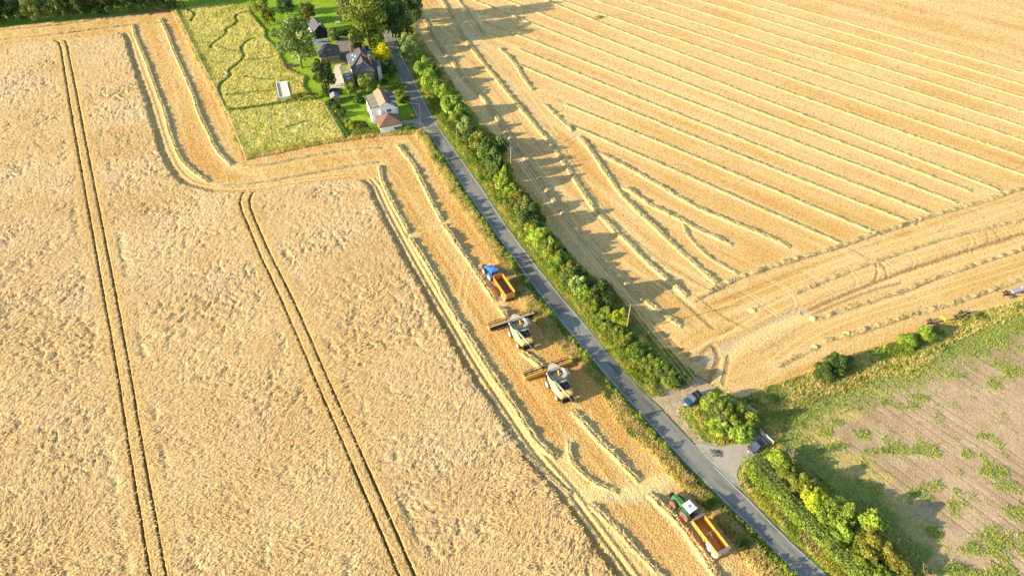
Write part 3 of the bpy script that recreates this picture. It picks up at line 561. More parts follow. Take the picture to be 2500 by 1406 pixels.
# ================================================================== STRAW WINDROWS
def windrow(P, w=1.9, h=.55, rough=.25, dbl=.35, label=None, group=None, seed=0, mean=.3):
    P = smooth(GV(P), 2); P = resample(P, .34); n = len(P)
    if n < 4: return
    T = np.gradient(P, axis=0); T /= np.hypot(*T.T)[:, None]; Nn = np.c_[T[:, 1], -T[:, 0]]
    s = np.arange(n)*.34
    P = P+Nn*((fbm(s*.12, s*0+seed*3.7, 2, 3)-.5)*mean*2)[:, None]
    m = 11; t = np.linspace(-1, 1, m)
    wd = w*1.05*(.85+.4*(fbm(s*.25, s*0+seed, 5, 3)-.5))*.5
    hh = h*.92*(1+(rough+.08)*3.2*(fbm(s*.55, s*0+seed+9, 6, 3)-.5))
    e = np.clip(np.minimum(s, s[-1]-s)/1.2, .05, 1)**.6
    prof = (1-np.abs(t)**2.2)**.8
    prof = prof*(1-dbl*np.exp(-(t/.22)**2))
    Q = P[:, None, :]+Nn[:, None, :]*(t[None, :]*wd[:, None])[..., None]
    Q = Q+(rng.random(Q.shape)-.5)*.24
    z = prof[None]*np.clip(hh, .12, 2)[:, None]*e[:, None]*(.65+.7*rng.random((n, m)))+.02
    z[:, 0] = -.05; z[:, -1] = -.05
    rv = rng.random((n, m)); tt = np.clip(.5+1.3*(fbm(Q[..., 0]*.7, Q[..., 1]*.7, 3, 3)-.5)+.5*(rv-.5), 0, 1)[..., None]
    cc = np.array([.44, .31, .115])*(1-tt)+np.array([.60, .45, .21])*tt
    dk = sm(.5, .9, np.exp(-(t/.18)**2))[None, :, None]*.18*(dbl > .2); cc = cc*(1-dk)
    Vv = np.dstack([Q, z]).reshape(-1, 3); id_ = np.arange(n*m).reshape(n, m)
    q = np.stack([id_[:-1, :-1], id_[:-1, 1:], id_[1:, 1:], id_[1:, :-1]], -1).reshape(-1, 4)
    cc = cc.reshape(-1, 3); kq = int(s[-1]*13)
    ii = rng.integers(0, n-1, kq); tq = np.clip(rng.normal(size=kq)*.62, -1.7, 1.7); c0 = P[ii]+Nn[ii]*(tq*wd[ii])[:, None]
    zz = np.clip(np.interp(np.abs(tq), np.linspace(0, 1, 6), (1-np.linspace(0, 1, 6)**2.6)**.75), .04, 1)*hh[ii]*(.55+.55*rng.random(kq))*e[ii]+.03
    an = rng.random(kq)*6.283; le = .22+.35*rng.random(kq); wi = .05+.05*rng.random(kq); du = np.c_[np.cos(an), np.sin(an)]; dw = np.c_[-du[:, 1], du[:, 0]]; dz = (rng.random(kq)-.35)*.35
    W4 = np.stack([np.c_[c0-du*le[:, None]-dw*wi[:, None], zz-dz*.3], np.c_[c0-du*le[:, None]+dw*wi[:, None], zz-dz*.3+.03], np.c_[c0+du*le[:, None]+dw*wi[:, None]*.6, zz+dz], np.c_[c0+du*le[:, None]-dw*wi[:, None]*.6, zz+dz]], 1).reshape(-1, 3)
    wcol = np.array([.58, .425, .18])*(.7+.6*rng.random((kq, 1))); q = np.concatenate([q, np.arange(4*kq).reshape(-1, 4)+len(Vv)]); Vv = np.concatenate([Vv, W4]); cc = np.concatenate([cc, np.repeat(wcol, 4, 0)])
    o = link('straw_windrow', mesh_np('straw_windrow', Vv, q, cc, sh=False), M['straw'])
    return tag(o, label, 'straw row', group)
for i, (P, w, h, r_, lb) in enumerate(WL): windrow(P, w, h, r_, .4, lb, LG, i)
for i, (P, w, h, r_, lb) in enumerate(WR): windrow(P, w, h, r_, .25, lb, RG, 40+i)
for i, P in enumerate(ROWS):
    lbs = {0: 'lowest of the full-length parallel straw rows in the right field', 1: 'second lowest of the full-length parallel straw rows in the right field'}
    windrow(list(P), 1.6, .40, .12, .12, lbs.get(i, 'pale straw row, one of the straight parallel rows crossing the right field'), PG, 60+i, .15)
for j, P in enumerate(FAR): windrow(P, 1.6, .36, .12, .12, 'pale straw row, one of the straight parallel rows crossing the right field', PG, 80+j, .15)
for i, (P, w, h, r_, lb) in enumerate(WB): windrow(P, w, h, r_, .1, lb, BG, 100+i)
def heap(px, py, r, h, lb):
    n = 14; V_ = []; c = G(px, py)
    for a in range(6):
        for b_ in range(n):
            rr_ = r*(1-a/6); t = 2*math.pi*b_/n
            V_.append((c[0]+rr_*math.cos(t)*(.85+.3*rng.random()), c[1]+rr_*math.sin(t)*(.85+.3*rng.random()), h*(1-((1-a/6))**2)*(.8+.4*rng.random())-.03*(a == 0)))
    V_.append((c[0], c[1], h)); q = []
    for a in range(5):
        for b_ in range(n): q.append((a*n+b_, a*n+(b_+1) % n, (a+1)*n+(b_+1) % n, (a+1)*n+b_))
    q += [(5*n+b_, 5*n+(b_+1) % n, 6*n, 6*n) for b_ in range(n)]
    q = [list(dict.fromkeys(f)) for f in q]
    me = bpy.data.meshes.new('straw_heap'); me.from_pydata(V_, [], q); me.update()
    a = me.color_attributes.new('col', 'FLOAT_COLOR', 'POINT'); cc = np.ones((len(V_), 4), np.float32); cc[:, :3] = np.array([.64, .48, .21])*(.85+.3*rng.random((len(V_), 1))); a.data.foreach_set('color', cc.ravel())
    tag(link('straw_heap', me, M['straw']), lb, 'straw heap', 'straw heaps')
heap(2068, 816, 1.0, .6, 'rounded pale straw heap on the row above the lower hedge bank')
heap(1989, 848, .9, .5, 'straw heap at the end of the short row near the hedge bank')
heap(1985, 778, 1.0, .45, 'straw heap at the start of the patchy headland row')
heap(1836, 758, 1.1, .35, 'low straw heap among the turning tracks by the field corner')
# ================================================================== VEGETATION
def leaves(lobes, n, size, seed, inner=.55, zmin=-.45):
    r = np.random.default_rng(seed); L = np.array(lobes, float)
    wgt = (L[:, 3]*L[:, 4]+L[:, 3]*L[:, 5]+L[:, 4]*L[:, 5]); wgt /= wgt.sum()
    i = r.choice(len(L), n*2, p=wgt); d = r.normal(size=(n*2, 3)); d /= np.linalg.norm(d, axis=1)[:, None]
    ok = d[:, 2] > zmin; i = i[ok]; d = d[ok]
    rad = np.where(r.random(len(d)) < .78, .80+.28*r.random(len(d))**1.5, inner+.3*r.random(len(d)))
    P = L[i, :3]+d*L[i, 3:6]*rad[:, None]
    keep = np.ones(len(P), bool)
    for j, l in enumerate(L):
        q = np.linalg.norm((P-l[:3])/l[3:6], axis=1); keep &= (q > .62) | (i == j)
    keep &= P[:, 2] > .01
    P = P[keep][:n]; d = d[keep][:n]; i = i[keep][:n]; m = len(P)
    nn = d*.9+r.normal(size=(m, 3))*.55+np.array([0, 0, .25]); nn /= np.linalg.norm(nn, axis=1)[:, None]
    u = np.cross(nn, r.normal(size=(m, 3))); u /= np.linalg.norm(u, axis=1)[:, None]; v = np.cross(nn, u)
    s = size*(.6+.8*r.random(m))[:, None]; asp = (.45+.35*r.random(m))[:, None]
    q = np.stack([P-u*s*.5, P+v*s*asp*.5, P+u*s*.5, P-v*s*asp*.5], 1).reshape(-1, 3)
    cl = fbm(P[:, 0]*3.1+seed, P[:, 1]*3.1+P[:, 2]*2.3, seed % 12, 3); lb = r.random(len(L))[i]
    t = np.clip(.15+1.5*(cl-.35)+.35*(lb-.5)+.45*(r.random(m)-.35), 0, 1)
    c = np.repeat(t, 4)[:, None]*np.ones(3)
    return q, np.arange(4*m, dtype=np.int32).reshape(-1, 4), c
def bush_lobes(seed, k=9, flat=False):
    r = np.random.default_rng(seed); L = [(0, 0, .42, .36, .36, .40)]
    for j in range(k):
        a = 2*math.pi*(j+r.random()*.7)/k; q = .20+.16*r.random(); z = .22+.5*r.random(); s = .13+.13*r.random()
        L.append((q*math.cos(a), q*math.sin(a), z, s, s, s*(1.0+.6*r.random())))
    for j in range(4):
        L.append(((r.random()-.5)*.3, (r.random()-.5)*.3, .72+.16*r.random(), .10+.07*r.random(), .10+.07*r.random(), .14+.08*r.random()))
    return L
def crown_lobes(seed, k=16):
    r = np.random.default_rng(seed); L = [(0, 0, .5, .30, .30, .36)]
    for j in range(k):
        z = .12+.78*(j+.5)/k; w = .34*math.sin(math.pi*min(.96, .16+.8*z))**.7; a = 2.4*j+r.random()
        s = .11+.09*r.random(); L.append((w*math.cos(a), w*math.sin(a), z, s, s, s*(.8+.4*r.random())))
    return L
BUSH = [mesh_np('bush_foliage', *leaves(bush_lobes(100+i), 3000, .085, 100+i)) for i in range(7)]
CROWN = [mesh_np('tree_crown', *leaves(crown_lobes(200+i), 3800, .062, 200+i, zmin=-.8)) for i in range(5)]
BUSHF = [mesh_np('bush_foliage', *leaves(bush_lobes(140+i), 1300, .12, 140+i)) for i in range(4)]
MSH = {}
def vmesh(me, m):
    k = (me.name, m)
    if k not in MSH:
        c = me.copy(); c.materials.clear(); c.materials.append(M[m]); MSH[k] = c
    return MSH[k]
def bush(x, y, w, h, m='hedge', label=None, group=None, name='bush', d=None, far=False, cat='bush', z=-.05):
    me = vmesh(random.choice(BUSHF if far else BUSH), m)
    o = bpy.data.objects.new(name, me); COL.objects.link(o)
    o.location = (x, y, z); o.scale = (w*1.08, (d or w)*1.08, h); o.rotation_euler = (0, 0, random.random()*6.28 if d is None else 0)
    return tag(o, label, cat, group)
def pbush(px, py, w, h, m='hedge', label=None, group=None, **k):   # surveyed by the middle of its crown
    x, y = G(px, py, h*.5); return bush(x, y, w, h, m, label, group, **k)
def tree(base, top, wpx, m='hedge', label=None, group=None, name='tree', lift=.16, ms=None, hh=None):
    x, y = G(*base); h = hh or hgt(base, top); w = wpx/ppm(base[1])
    t = empty(name, (x, y, 0), 0, label, 'tree', group)
    c = bpy.data.objects.new('crown', vmesh(random.choice(CROWN), m)); COL.objects.link(c); c.parent = t
    c.location = (0, 0, h*lift); c.scale = (w*1.05, w*1.05, h*(1-lift)); c.rotation_euler = (0, 0, random.random()*6.28)
    b = MB(); r0 = .035*h*.6+.08
    b.tube((0, 0, -.1), (.05, .03, h*.35), r0, r0*.7, 8); b.tube((.05, .03, h*.35), (0, .1, h*.8), r0*.7, r0*.2, 6)
    for j in range(5):
        a = j*1.3+random.random(); z0 = h*(.25+.08*j); b.tube((.03, .02, z0), (w*.33*math.cos(a), w*.33*math.sin(a), z0+h*.2), r0*.4, r0*.1, 5)
    b.build('trunk', M['bark'], t); return t
def blades(name, P, hh, wd, k, cols, m='leafblade', lean=.45, seed=1, mesh_only=False):
    r = np.random.default_rng(seed); P = np.repeat(np.asarray(P), k, 0); n = len(P)
    h = hh[0]+(hh[1]-hh[0])*r.random(n)**1.3; h *= .6+.8*fbm(P[:, 0]*.5, P[:, 1]*.5, 3, 2)
    b = P[:, :2]+r.normal(size=(n, 2))*.14; a = r.random(n)*6.283; l = lean*(.3+r.random(n))*h
    la = a+r.normal(size=n); w = wd*(.6+.8*r.random(n))*.5
    z0 = P[:, 2] if P.shape[1] > 2 else np.zeros(n)
    V_ = np.empty((n, 3, 3)); V_[:, 0] = np.c_[b[:, 0]-np.cos(a)*w, b[:, 1]-np.sin(a)*w, z0-.05]; V_[:, 1] = np.c_[b[:, 0]+np.cos(a)*w, b[:, 1]+np.sin(a)*w, z0-.05]
    V_[:, 2] = np.c_[b[:, 0]+np.cos(la)*l, b[:, 1]+np.sin(la)*l, z0+h]
    cs = np.array(cols); t = np.clip((fbm(P[:, 0]*.22, P[:, 1]*.22, seed % 9, 4)-.28)/.44+.35*(r.random(n)-.5), 0, .999)*(len(cs)-1)
    i = t.astype(int); f = (t-i)[:, None]; c = (cs[i]*(1-f)+cs[np.minimum(i+1, len(cs)-1)]*f)*(.75+.5*r.random(n))[:, None]
    me = mesh_np(name, V_.reshape(-1, 3), np.arange(3*n, dtype=np.int32).reshape(-1, 3), np.repeat(c, 3, 0))
    return link(name, me, M[m])
def scatter(poly, dens, seed=1, avoid=()):
    r = np.random.default_rng(seed); P = np.array(poly); lo = P.min(0); hi = P.max(0)
    lo = np.maximum(lo, (-150, 38)); hi = np.minimum(hi, (230, 300))
    n = int(dens*np.prod(hi-lo)); x = lo[0]+(hi[0]-lo[0])*r.random(n); y = lo[1]+(hi[1]-lo[1])*r.random(n)
    k = inpoly(x, y, poly)
    for a in avoid: k &= ~inpoly(x, y, a)
    k &= np.abs(x) < 1.06*y*.75*1.25+30
    return np.c_[x[k], y[k]]
TAN = (.84, .66, .30); DRY = (.70, .53, .20); GRN = (.22, .30, .04); DGR = (.10, .16, .025); YGR = (.42, .43, .06)
def band(A, B, dens, seed):      # points between two matched polylines
    r = np.random.default_rng(seed); A = np.asarray(A); B = np.asarray(B)
    L = np.hypot(*np.diff(A, axis=0).T).sum(); wd = np.hypot(*(B-A).T).mean(); n = int(L*wd*dens)
    i = r.integers(0, len(A)-1, n); f = r.random(n)[:, None]; g = r.random(n)[:, None]
    a = A[i]*(1-f)+A[i+1]*f; b = B[i]*(1-f)+B[i+1]*f
    return a*(1-g)+b*g
i0 = int(np.argmin(np.hypot(*(RL-np.array(G(1047, 327))).T)))
VO = resample(smooth(GV(VERGE_OUT[1:]), 1), n=400-i0); VI = RL[i0:]
o_ = blades('verge_grass', band(VO-0*VI, VO*.35+(VI-dv[i0:]*.3)*.65, 26, 3), (.45, 1.15), .14, 6, [DRY, TAN, TAN, YGR, DRY, TAN, GRN], seed=5, lean=.6)
tag(o_, 'tall dry tan grass between the left stubble strip and the road', 'verge grass', kind='stuff')
o_ = blades('verge_grass', band(VI-dv[i0:]*.35, VI-dv[i0:]*1.4, 14, 4), (.2, .6), .12, 5, [DGR, GRN, YGR, GRN], seed=6)
tag(o_, 'short green grass along the left edge of the road', 'verge grass', kind='stuff')
# bramble mounds beside the road (left)
def mounds(C_, name, m, label, n_per=150, size=.30, seed=3, cat='undergrowth'):
    r = np.random.default_rng(seed); Q = []; Cc = []; 
    for (x, y, w, h) in C_:
        L = [(x, y, h*.25, w*.5, w*.5, h*.72)]+[(x+(r.random()-.5)*w*.7, y+(r.random()-.5)*w*.7, h*(.25+.45*r.random()), w*.24, w*.24, h*(.25+.25*r.random())) for _ in range(4)]
        q, f, c = leaves(L, int(n_per*w*h/2.2)+30, size, int(r.integers(1e6)), zmin=-.2); Q.append(q); Cc.append(np.clip(c+(r.random()-.5)*.35, 0, 1))
    Q = np.concatenate(Q); Cc = np.concatenate(Cc)
    o = link(name, mesh_np(name, Q, np.arange(len(Q), dtype=np.int32).reshape(-1, 4), Cc), M[m]); return tag(o, label, cat, kind='stuff')
cs = []; s_ = 0.
while s_ < 1:
    i = i0+int(s_*(399-i0)); g = .5+.5*math.sin(i*.33)+.6*(random.random()-.5)
    gap = 0 if 1105 < (CY-F*(RL[i][1]*ST-H*CT)/(RL[i][1]*CT+H*ST)) < 1190 else 1
    hh = (.55+.95*max(0, g)*random.uniform(.5, 1.25)+(.9 if random.random() < .10 else 0))*gap
    if hh > .3:
        p = RL[i]-dv[i]*(1.05+.4*random.random()); cs.append((p[0], p[1], 1.15+.6*random.random(), hh))
        if random.random() < .3: p = RL[i]-dv[i]*(1.9+.5*random.random()); cs.append((p[0], p[1], 1.1+random.random(), hh*.5))
    s_ += .0052
mounds(cs, 'bramble_undergrowth', 'hedge', 'green bramble and weed strip along the left side of the road', seed=8)
# right side: mown edge, tall grass, hedge
FL = resample(smooth(GV(FIELD_L[1:]), 1), n=400)
j0 = int(np.argmin(np.hypot(*(RR-np.array(G(1000, 180))).T))); j1 = int(np.argmin(np.hypot(*(RR-np.array(G(1590, 975))).T)))
RI = RR[j0:j1]; DI = dv[j0:j1]
tag(blades('verge_grass', band(RI+DI*.1, RI+DI*1.5, 24, 5), (.08, .25), .13, 5, [(.30, .40, .04), (.42, .52, .05), YGR, (.42, .52, .05)], seed=7), 'short bright grass along the right edge of the road', 'verge grass', kind='stuff')
tag(blades('verge_grass', band(RI+DI*1.4, RI+DI*3.4, 16, 6), (.4, 1.1), .13, 5, [DGR, GRN, YGR, GRN, DRY, YGR], seed=8), 'tall green grass and nettles on the bank below the long hedge', 'verge grass', kind='stuff')
FB = resample(FL, n=len(RI)) 
tag(blades('verge_grass', band(FL[30:], (FL-np.array([2.2, .2]))[30:], 9, 6), (.4, .9), .13, 5, [DRY, TAN, YGR, GRN, DRY], seed=9), 'dry grass between the long hedge and the right field', 'verge grass', kind='stuff')
HG = 'bushes of the long roadside hedge'
hl = 'green bush in the long mixed hedge between the road and the right field'
HP = [(1120, 285), (1138, 308), (1152, 330), (1167, 345), (1187, 366), (1201, 392), (1216, 415), (1230, 440), (1245, 462), (1264, 482), (1284, 505), (1294, 530), (1302, 552), (1315, 572), (1326, 590), (1340, 604), (1353, 617), (1368, 636), (1384, 655), (1398, 674), (1412, 692), (1428, 712), (1446, 730), (1480, 765), (1492, 790), (1513, 812), (1530, 830), (1550, 850), (1568, 866), (1586, 880), (1604, 895), (1622, 908), (1640, 918), (1656, 925)]
for n_, (px, py) in enumerate(HP):
    t_ = min(1, n_/24); h = (6.2-1.5*t_)*random.choice((.72, .85, .95, 1.05, 1.3)) if n_ < 23 else 2.6+1.2*random.random()
    w = 5.2*(.85+.35*random.random()) if n_ < 23 else 3.4*(.9+.3*random.random())
    pbush(px+random.uniform(-3, 3), py, w, h, random.choice(['hedge', 'hedge', 'hedge', 'olive', 'willow', 'dark']), hl, HG, name='hedge_bush')
    if n_ >= 23:
        pbush(px-14, py+8, w*.75, h*.7, random.choice(['hedge', 'olive', 'hedge']), hl, HG, name='hedge_bush'); pbush(px+14, py-2, w*.8, h*.85, random.choice(['hedge', 'dark']), hl, HG, name='hedge_bush')
    if n_ < 23:
        q = px+20*ppm(py)/12; pbush(q, py+2, w*.8, h*.8, random.choice(['hedge', 'dark', 'olive']), hl, HG, name='hedge_bush')
        if random.random() < .7: pbush(px-16*ppm(py)/12, py+10, w*.65, h*.5, random.choice(['hedge', 'olive']), hl, HG, name='hedge_bush')
hp_ = resample(np.array([G(px, py, 1.) for px, py in HP]), .9); r_ = np.random.default_rng(77)
mounds([(x+r_.normal()*1.3, y+r_.normal()*.8, 2.6+r_.random(), 1.5+.9*r_.random()) for x, y in hp_], 'hedge_undergrowth', 'hedge', 'dense green undergrowth filling the foot of the long roadside hedge', 110, .30, 9)
mounds([(*(RI[i]+DI[i]*(3.1+.7*r_.random())), 1.9+r_.random(), .8+.9*r_.random()) for i in range(6, len(RI)-4, 1) if r_.random() < .8], 'hedge_undergrowth', 'hedge', 'low bright green growth on the road side of the long hedge', 80, .28, 19)
pbush(1110, 262, 8.2, 7.0, 'hedge', 'large rounded pale green bush at the top of the hedge opposite the white house drive', name='hedge_bush')
pbush(1218, 352, 6.0, 5.6, 'dark', 'dark bush with a dead brown top in the hedge behind the crossarm pole', name='hedge_bush')
pbush(1470, 712, 6.2, 6.4, 'dark', 'tall dark bush standing highest in the lower part of the long hedge', name='hedge_bush')
pbush(1445, 745, 4.6, 3.6, 'hedge', hl, HG, name='hedge_bush')
pbush(1515, 775, 4.2, 4.6, 'lime', 'bright yellow-green young ash beside the nearest crossarm pole', name='hedge_bush')
HT = 'bushes of the upper hedge across the road from the houses'
for px, py, w, h, m in ((996, 112, 7.5, 8.5, 'willow'), (1034, 166, 6.5, 7, 'hedge'), (1050, 196, 7, 7, 'hedge'), (1072, 216, 6.5, 5.5, 'hedge'), (1088, 226, 6, 5, 'hedge'), (1062, 175, 5, 6, 'dark'), (1020, 140, 4.5, 5, 'hedge')):
    pbush(px, py, w, h, m, 'leafy bush in the upper hedge across the road from the stone house', HT, name='hedge_bush')
# entrance thicket
EG = 'bushes of the thicket by the field entrance'
for px, py, w, h in ((1738, 985, 4.6, 4.4), (1768, 1005, 5.0, 4.6), (1805, 1008, 4.6, 4.0), (1832, 1030, 4.2, 4.4), (1758, 1040, 4.6, 3.8), (1795, 1045, 4.6, 3.8), (1738, 1018, 3.6, 3.0), (1820, 1058, 3.8, 3.4), (1780, 1025, 4.4, 4.4)):
    pbush(px, py, w, h, random.choice(['hedge', 'olive', 'hedge']), 'green bush in the thicket between the two parked cars', EG)
tag(blades('verge_grass', scatter(GV([(1690, 1010), (1725, 985), (1850, 1060), (1815, 1078), (1765, 1086), (1722, 1060)]), 14, 3), (.4, 1.0), .13, 5, [YGR, DRY, GRN, YGR, TAN], seed=11), 'yellowing long grass at the foot of the thicket between the parked cars', 'verge grass', kind='stuff')
# lower hedgebank and trees on the right
SG = 'trees in the row behind the lower right hedge'
tag(blades('verge_grass', band(*[resample(smooth(GV(p), 1), n=60) for p in ([(1806, 1180), (1840, 1218), (1915, 1290), (2026, 1400), (2100, 1475)], [(1812, 1130), (1862, 1195), (1950, 1275), (2060, 1380), (2140, 1460)])], 20, 7), (.35, .95), .12, 5, [GRN, YGR, (.50, .48, .08), YGR, TAN, GRN], seed=12), 'long yellow-green grass bank in front of the lower right hedge', 'verge grass', kind='stuff')
tag(blades('verge_grass', band(RR[int(400*.84):]+dv[int(400*.84):]*.2, RR[int(400*.84):]+dv[int(400*.84):]*1.2, 16, 8), (.08, .25), .12, 5, [GRN, (.32, .40, .04), YGR], seed=13), 'short bright grass beside the road at the lower right', 'verge grass', kind='stuff')
def hedge(pts, w, h, m, label, per=130, size=.26, seed=5, px=True, name='hedge', rough=.25):
    P = resample(smooth(GV(pts, h*.6) if px else pts, 1), .5); r = np.random.default_rng(seed); L = []
    for x, y in P:
        L.append((x+(r.random()-.5)*w*rough, y+(r.random()-.5)*w*rough, h*.45, w*.52, w*.52, h*.5*(1+rough*(r.random()-.4))))
        if rough > .15: L.append((x+(r.random()-.5)*w*.8, y+(r.random()-.5)*w*.8, h*(.6+.3*r.random()), w*.28, w*.28, h*.22))
    q, f, c = leaves(L, int(len(P)*.5*per), size, seed, inner=.7, zmin=-.3)
    return tag(link(name, mesh_np(name, q, f, c), M[m]), label, 'hedge')
hedge([(1830, 1128), (1850, 1158), (1905, 1212), (1964, 1264), (2015, 1312), (2060, 1358), (2115, 1408), (2200, 1490)], 3.3, 2.4, 'hedge', 'thick unclipped green hedge running beside the road at the lower right', 520, .28, 21)
for px, py, w, h, m, lb in ((1899, 1117, 4.2, 3.6, 'hedge', 'green bush behind the hedge end, next to the bare dead tree'), (1925, 1150, 4.0, 3.4, 'hedge', 'green bush between the dead tree and the first yellowish tree'),
                            (1958, 1180, 4.6, 4.6, 'olive', 'olive green small tree, first in the lower right row'), (1992, 1222, 4.9, 5.0, 'lime', 'bright yellow-green small tree in the lower right row'),
                            (2020, 1262, 3.8, 4.0, 'hedge', 'green bush below the bright yellow-green tree'), (2056, 1250, 5.6, 5.2, 'olive', 'broad olive tree in the middle of the lower right row'), (2050, 1298, 4.0, 3.6, 'hedge', 'green bush in front of the broad olive tree'),
                            (2125, 1272, 5.4, 5.4, 'hedge', 'tall green tree standing behind the turning tree'), (2128, 1330, 6.2, 5.0, 'autumn', 'large yellowing tree nearest the bottom of the lower right row'), (2185, 1372, 4.6, 3.4, 'autumn', 'low yellowing bush beside the large yellowing tree'),
                            (2095, 1365, 4.0, 3.0, 'hedge', 'green bush at the foot of the large yellowing tree'), (2150, 1410, 4.6, 3.0, 'hedge', 'green bush cut by the bottom edge right of the road'), (2215, 1400, 4.2, 2.8, 'olive', 'olive bush at the bottom edge beside bare twigs')):
    pbush(px, py, w, h, m, lb, SG, name='small_tree' if 'tree' in lb.split(',')[0] else 'bush', cat='tree' if 'tree' in lb.split(',')[0].split(' in front')[0] and 'bush' not in lb else 'bush')
def dead(px, py, h, seed, label):
    r = random.Random(seed); t = empty('dead_tree', (*G(px, py), 0), 0, label, 'dead tree'); b = MB(); b2 = MB()
    def grow(mb, p, d, l, rad, k):
        q = p+d*l; mb.tube(p, q, rad, rad*.65, 5, False)
        if k == 0: return
        for _ in range(3):
            nd = (d+Vector((r.uniform(-.8, .8), r.uniform(-.8, .8), r.uniform(-.2, .5)))).normalized(); grow(b2, q, nd, l*.72, rad*.6, k-1)
    grow(b, Vector((0, 0, 0)), Vector((.1, 0, 1)), h*.36, .11, 4)
    b.build('trunk', M['deadwood'], t); b2.build('branch', M['deadwood'], t)
dead(1925, 1132, 4.2, 4, 'bare brown dead tree behind the field gate'); dead(2248, 1412, 3.4, 9, 'bare grey twiggy dead tree at the bottom edge of the fallow field'); dead(1898, 1112, 3.0, 12, 'small bare dead tree between the gate and the hedge end')
# margin grass + field-edge bushes
tag(blades('margin_grass', scatter(gmargin, 7, 5), (.35, .95), .14, 5, [GRN, YGR, DRY, TAN, YGR, GRN, DRY, DGR], seed=14), 'long mixed grass margin between the right field and the fallow field', 'margin grass', kind='stuff')
tag(blades('margin_grass', scatter(GV([(1850, 1085), (1900, 1075), (1940, 1120), (2000, 1165), (2070, 1220), (2140, 1265), (2240, 1404), (2150, 1404), (2040, 1290), (1930, 1190), (1880, 1130)]), 8, 6), (.3, .8), .14, 5, [DGR, GRN, YGR, DRY, GRN], seed=15), 'rough grass beneath the lower right row of trees', 'margin grass', kind='stuff')
for px, py, w, h, lb in ((2050, 885, 5.0, 4.4, 'taller end of the dark green bush pair in the grass margin'), (2018, 905, 4.6, 3.0, 'lower end of the dark green bush pair in the grass margin'), (2222, 830, 4.4, 2.6, 'low dark bush just below the nearer header trailer'), (2262, 815, 4.0, 3.4, 'round green bush on the margin beside the nearer header trailer')):
    pbush(px, py, w, h, 'dark' if px < 2100 else 'hedge', lb)
# weeds on the fallow
wk = np.argwhere((wmask > .15) & (np.random.default_rng(3).random(X.shape) < np.minimum(1, cell**2*6)*wmask**1.5)); WP = np.c_[X[wk[:, 0], wk[:, 1]], Y[wk[:, 0], wk[:, 1]]]
tag(blades('weeds', WP, (.15, .5), .18, 4, [GRN, (.32, .40, .06), YGR, (.30, .36, .06)], seed=16, lean=.8), 'patches of green weeds over the pale fallow soil', 'weeds', kind='stuff')
# meadow grass
mk_ = zone == Z_MEADOW; pth = icourt.copy()
for P in PATHS: pth |= dline(X, Y, smooth(GV(P), 2), 3) < .9
wk = np.argwhere(mk_ & ~pth & (np.random.default_rng(4).random(X.shape) < np.minimum(1, cell**2*5)))
MP = np.c_[X[wk[:, 0], wk[:, 1]], Y[wk[:, 0], wk[:, 1]], Zh[wk[:, 0], wk[:, 1]]]
lowm = MP[:, 1] < G(680, 258)[1]
tag(blades('meadow_grass', MP[~lowm], (.15, .5), .2, 3, [(.30, .34, .05), (.46, .45, .075), (.62, .55, .16), (.52, .49, .09), (.68, .58, .23), (.38, .40, .065)], seed=17), 'long yellow-green meadow grass beside the garden, cut by winding mown paths', 'meadow grass', kind='stuff')
tag(blades('meadow_grass', MP[lowm], (.12, .4), .2, 3, [(.26, .34, .045), (.38, .43, .06), (.52, .50, .10), (.34, .40, .05), (.56, .52, .13)], seed=18), 'greener rough grass in the small paddock below the sand court', 'meadow grass', kind='stuff')
# lodged ears and stems lying over the near wheat
r_ = np.random.default_rng(12); wk = np.argwhere((zone == Z_WHEAT) & (groove > np.maximum(.5, cell)) & (r_.random(X.shape) < cell**2*(16-12*sm(80, 200, Y))))
ex, ey, ez = (q[wk[:, 0], wk[:, 1]] for q in (X, Y, Zh)); ne = len(ex); ez = ez-.02
ea = R(58)+(fbm(ex*.06, ey*.06, 4, 3)-.5)*5.0+r_.normal(size=ne)*.45+np.pi*(r_.random(ne) < .12)
el = .30+.45*r_.random(ne); ew = .028+.03*r_.random(ne); up = .02+.16*r_.random(ne)**2
du = np.c_[np.cos(ea), np.sin(ea)]; dw = np.c_[-du[:, 1], du[:, 0]]*ew[:, None]; c0 = np.c_[ex, ey]; c1 = c0+du*el[:, None]
Wv = np.stack([np.c_[c0-dw, ez], np.c_[c0+dw, ez], np.c_[c1+dw*1.5, ez+up], np.c_[c1-dw*1.5, ez+up]], 1).reshape(-1, 3)
wcl = np.where(r_.random(ne)[:, None] < .12, np.array([.50, .32, .13]), np.array([.80, .575, .265]))*(.8+.45*r_.random((ne, 1)))
eo = link('wheat_ears', mesh_np('wheat_ears', Wv, np.arange(4*ne, dtype=np.int32).reshape(-1, 4), np.repeat(wcl, 4, 0)), M['leafblade'], wheat_o); eo['kind'] = 'stuff'
# dry grass fringe round the meadow and on the wheat-side of the fence
def fringe(pts, w, dens, label, seed, cols, hh=(.4, 1.), z=0.):
    A = resample(GV(pts), 1.); T = np.gradient(A, axis=0); T /= np.hypot(*T.T)[:, None]; N_ = np.c_[T[:, 1], -T[:, 0]]
    tag(blades('fringe_grass', band(A-N_*w*.5, A+N_*w*.5, dens, seed), hh, .16, 5, cols, seed=seed), label, 'grass fringe', kind='stuff')
fringe([(600, 386), (684, 369), (760, 353), (846, 340), (930, 329), (1012, 324)], 2.6, 9, 'pale dry grass fringe below the meadow and the house hedge', 21, [TAN, DRY, YGR, TAN])
fringe([(424, 26), (482, 142), (550, 276), (597, 385)], 2.0, 8, 'dry grass fringe along the meadow fence', 22, [TAN, DRY, TAN, YGR])
fringe([(436, 30), (492, 142), (520, 200)], 1.8, 8, 'dark green weeds inside the upper meadow fence', 23, [DGR, GRN, DGR], (.5, 1.2))
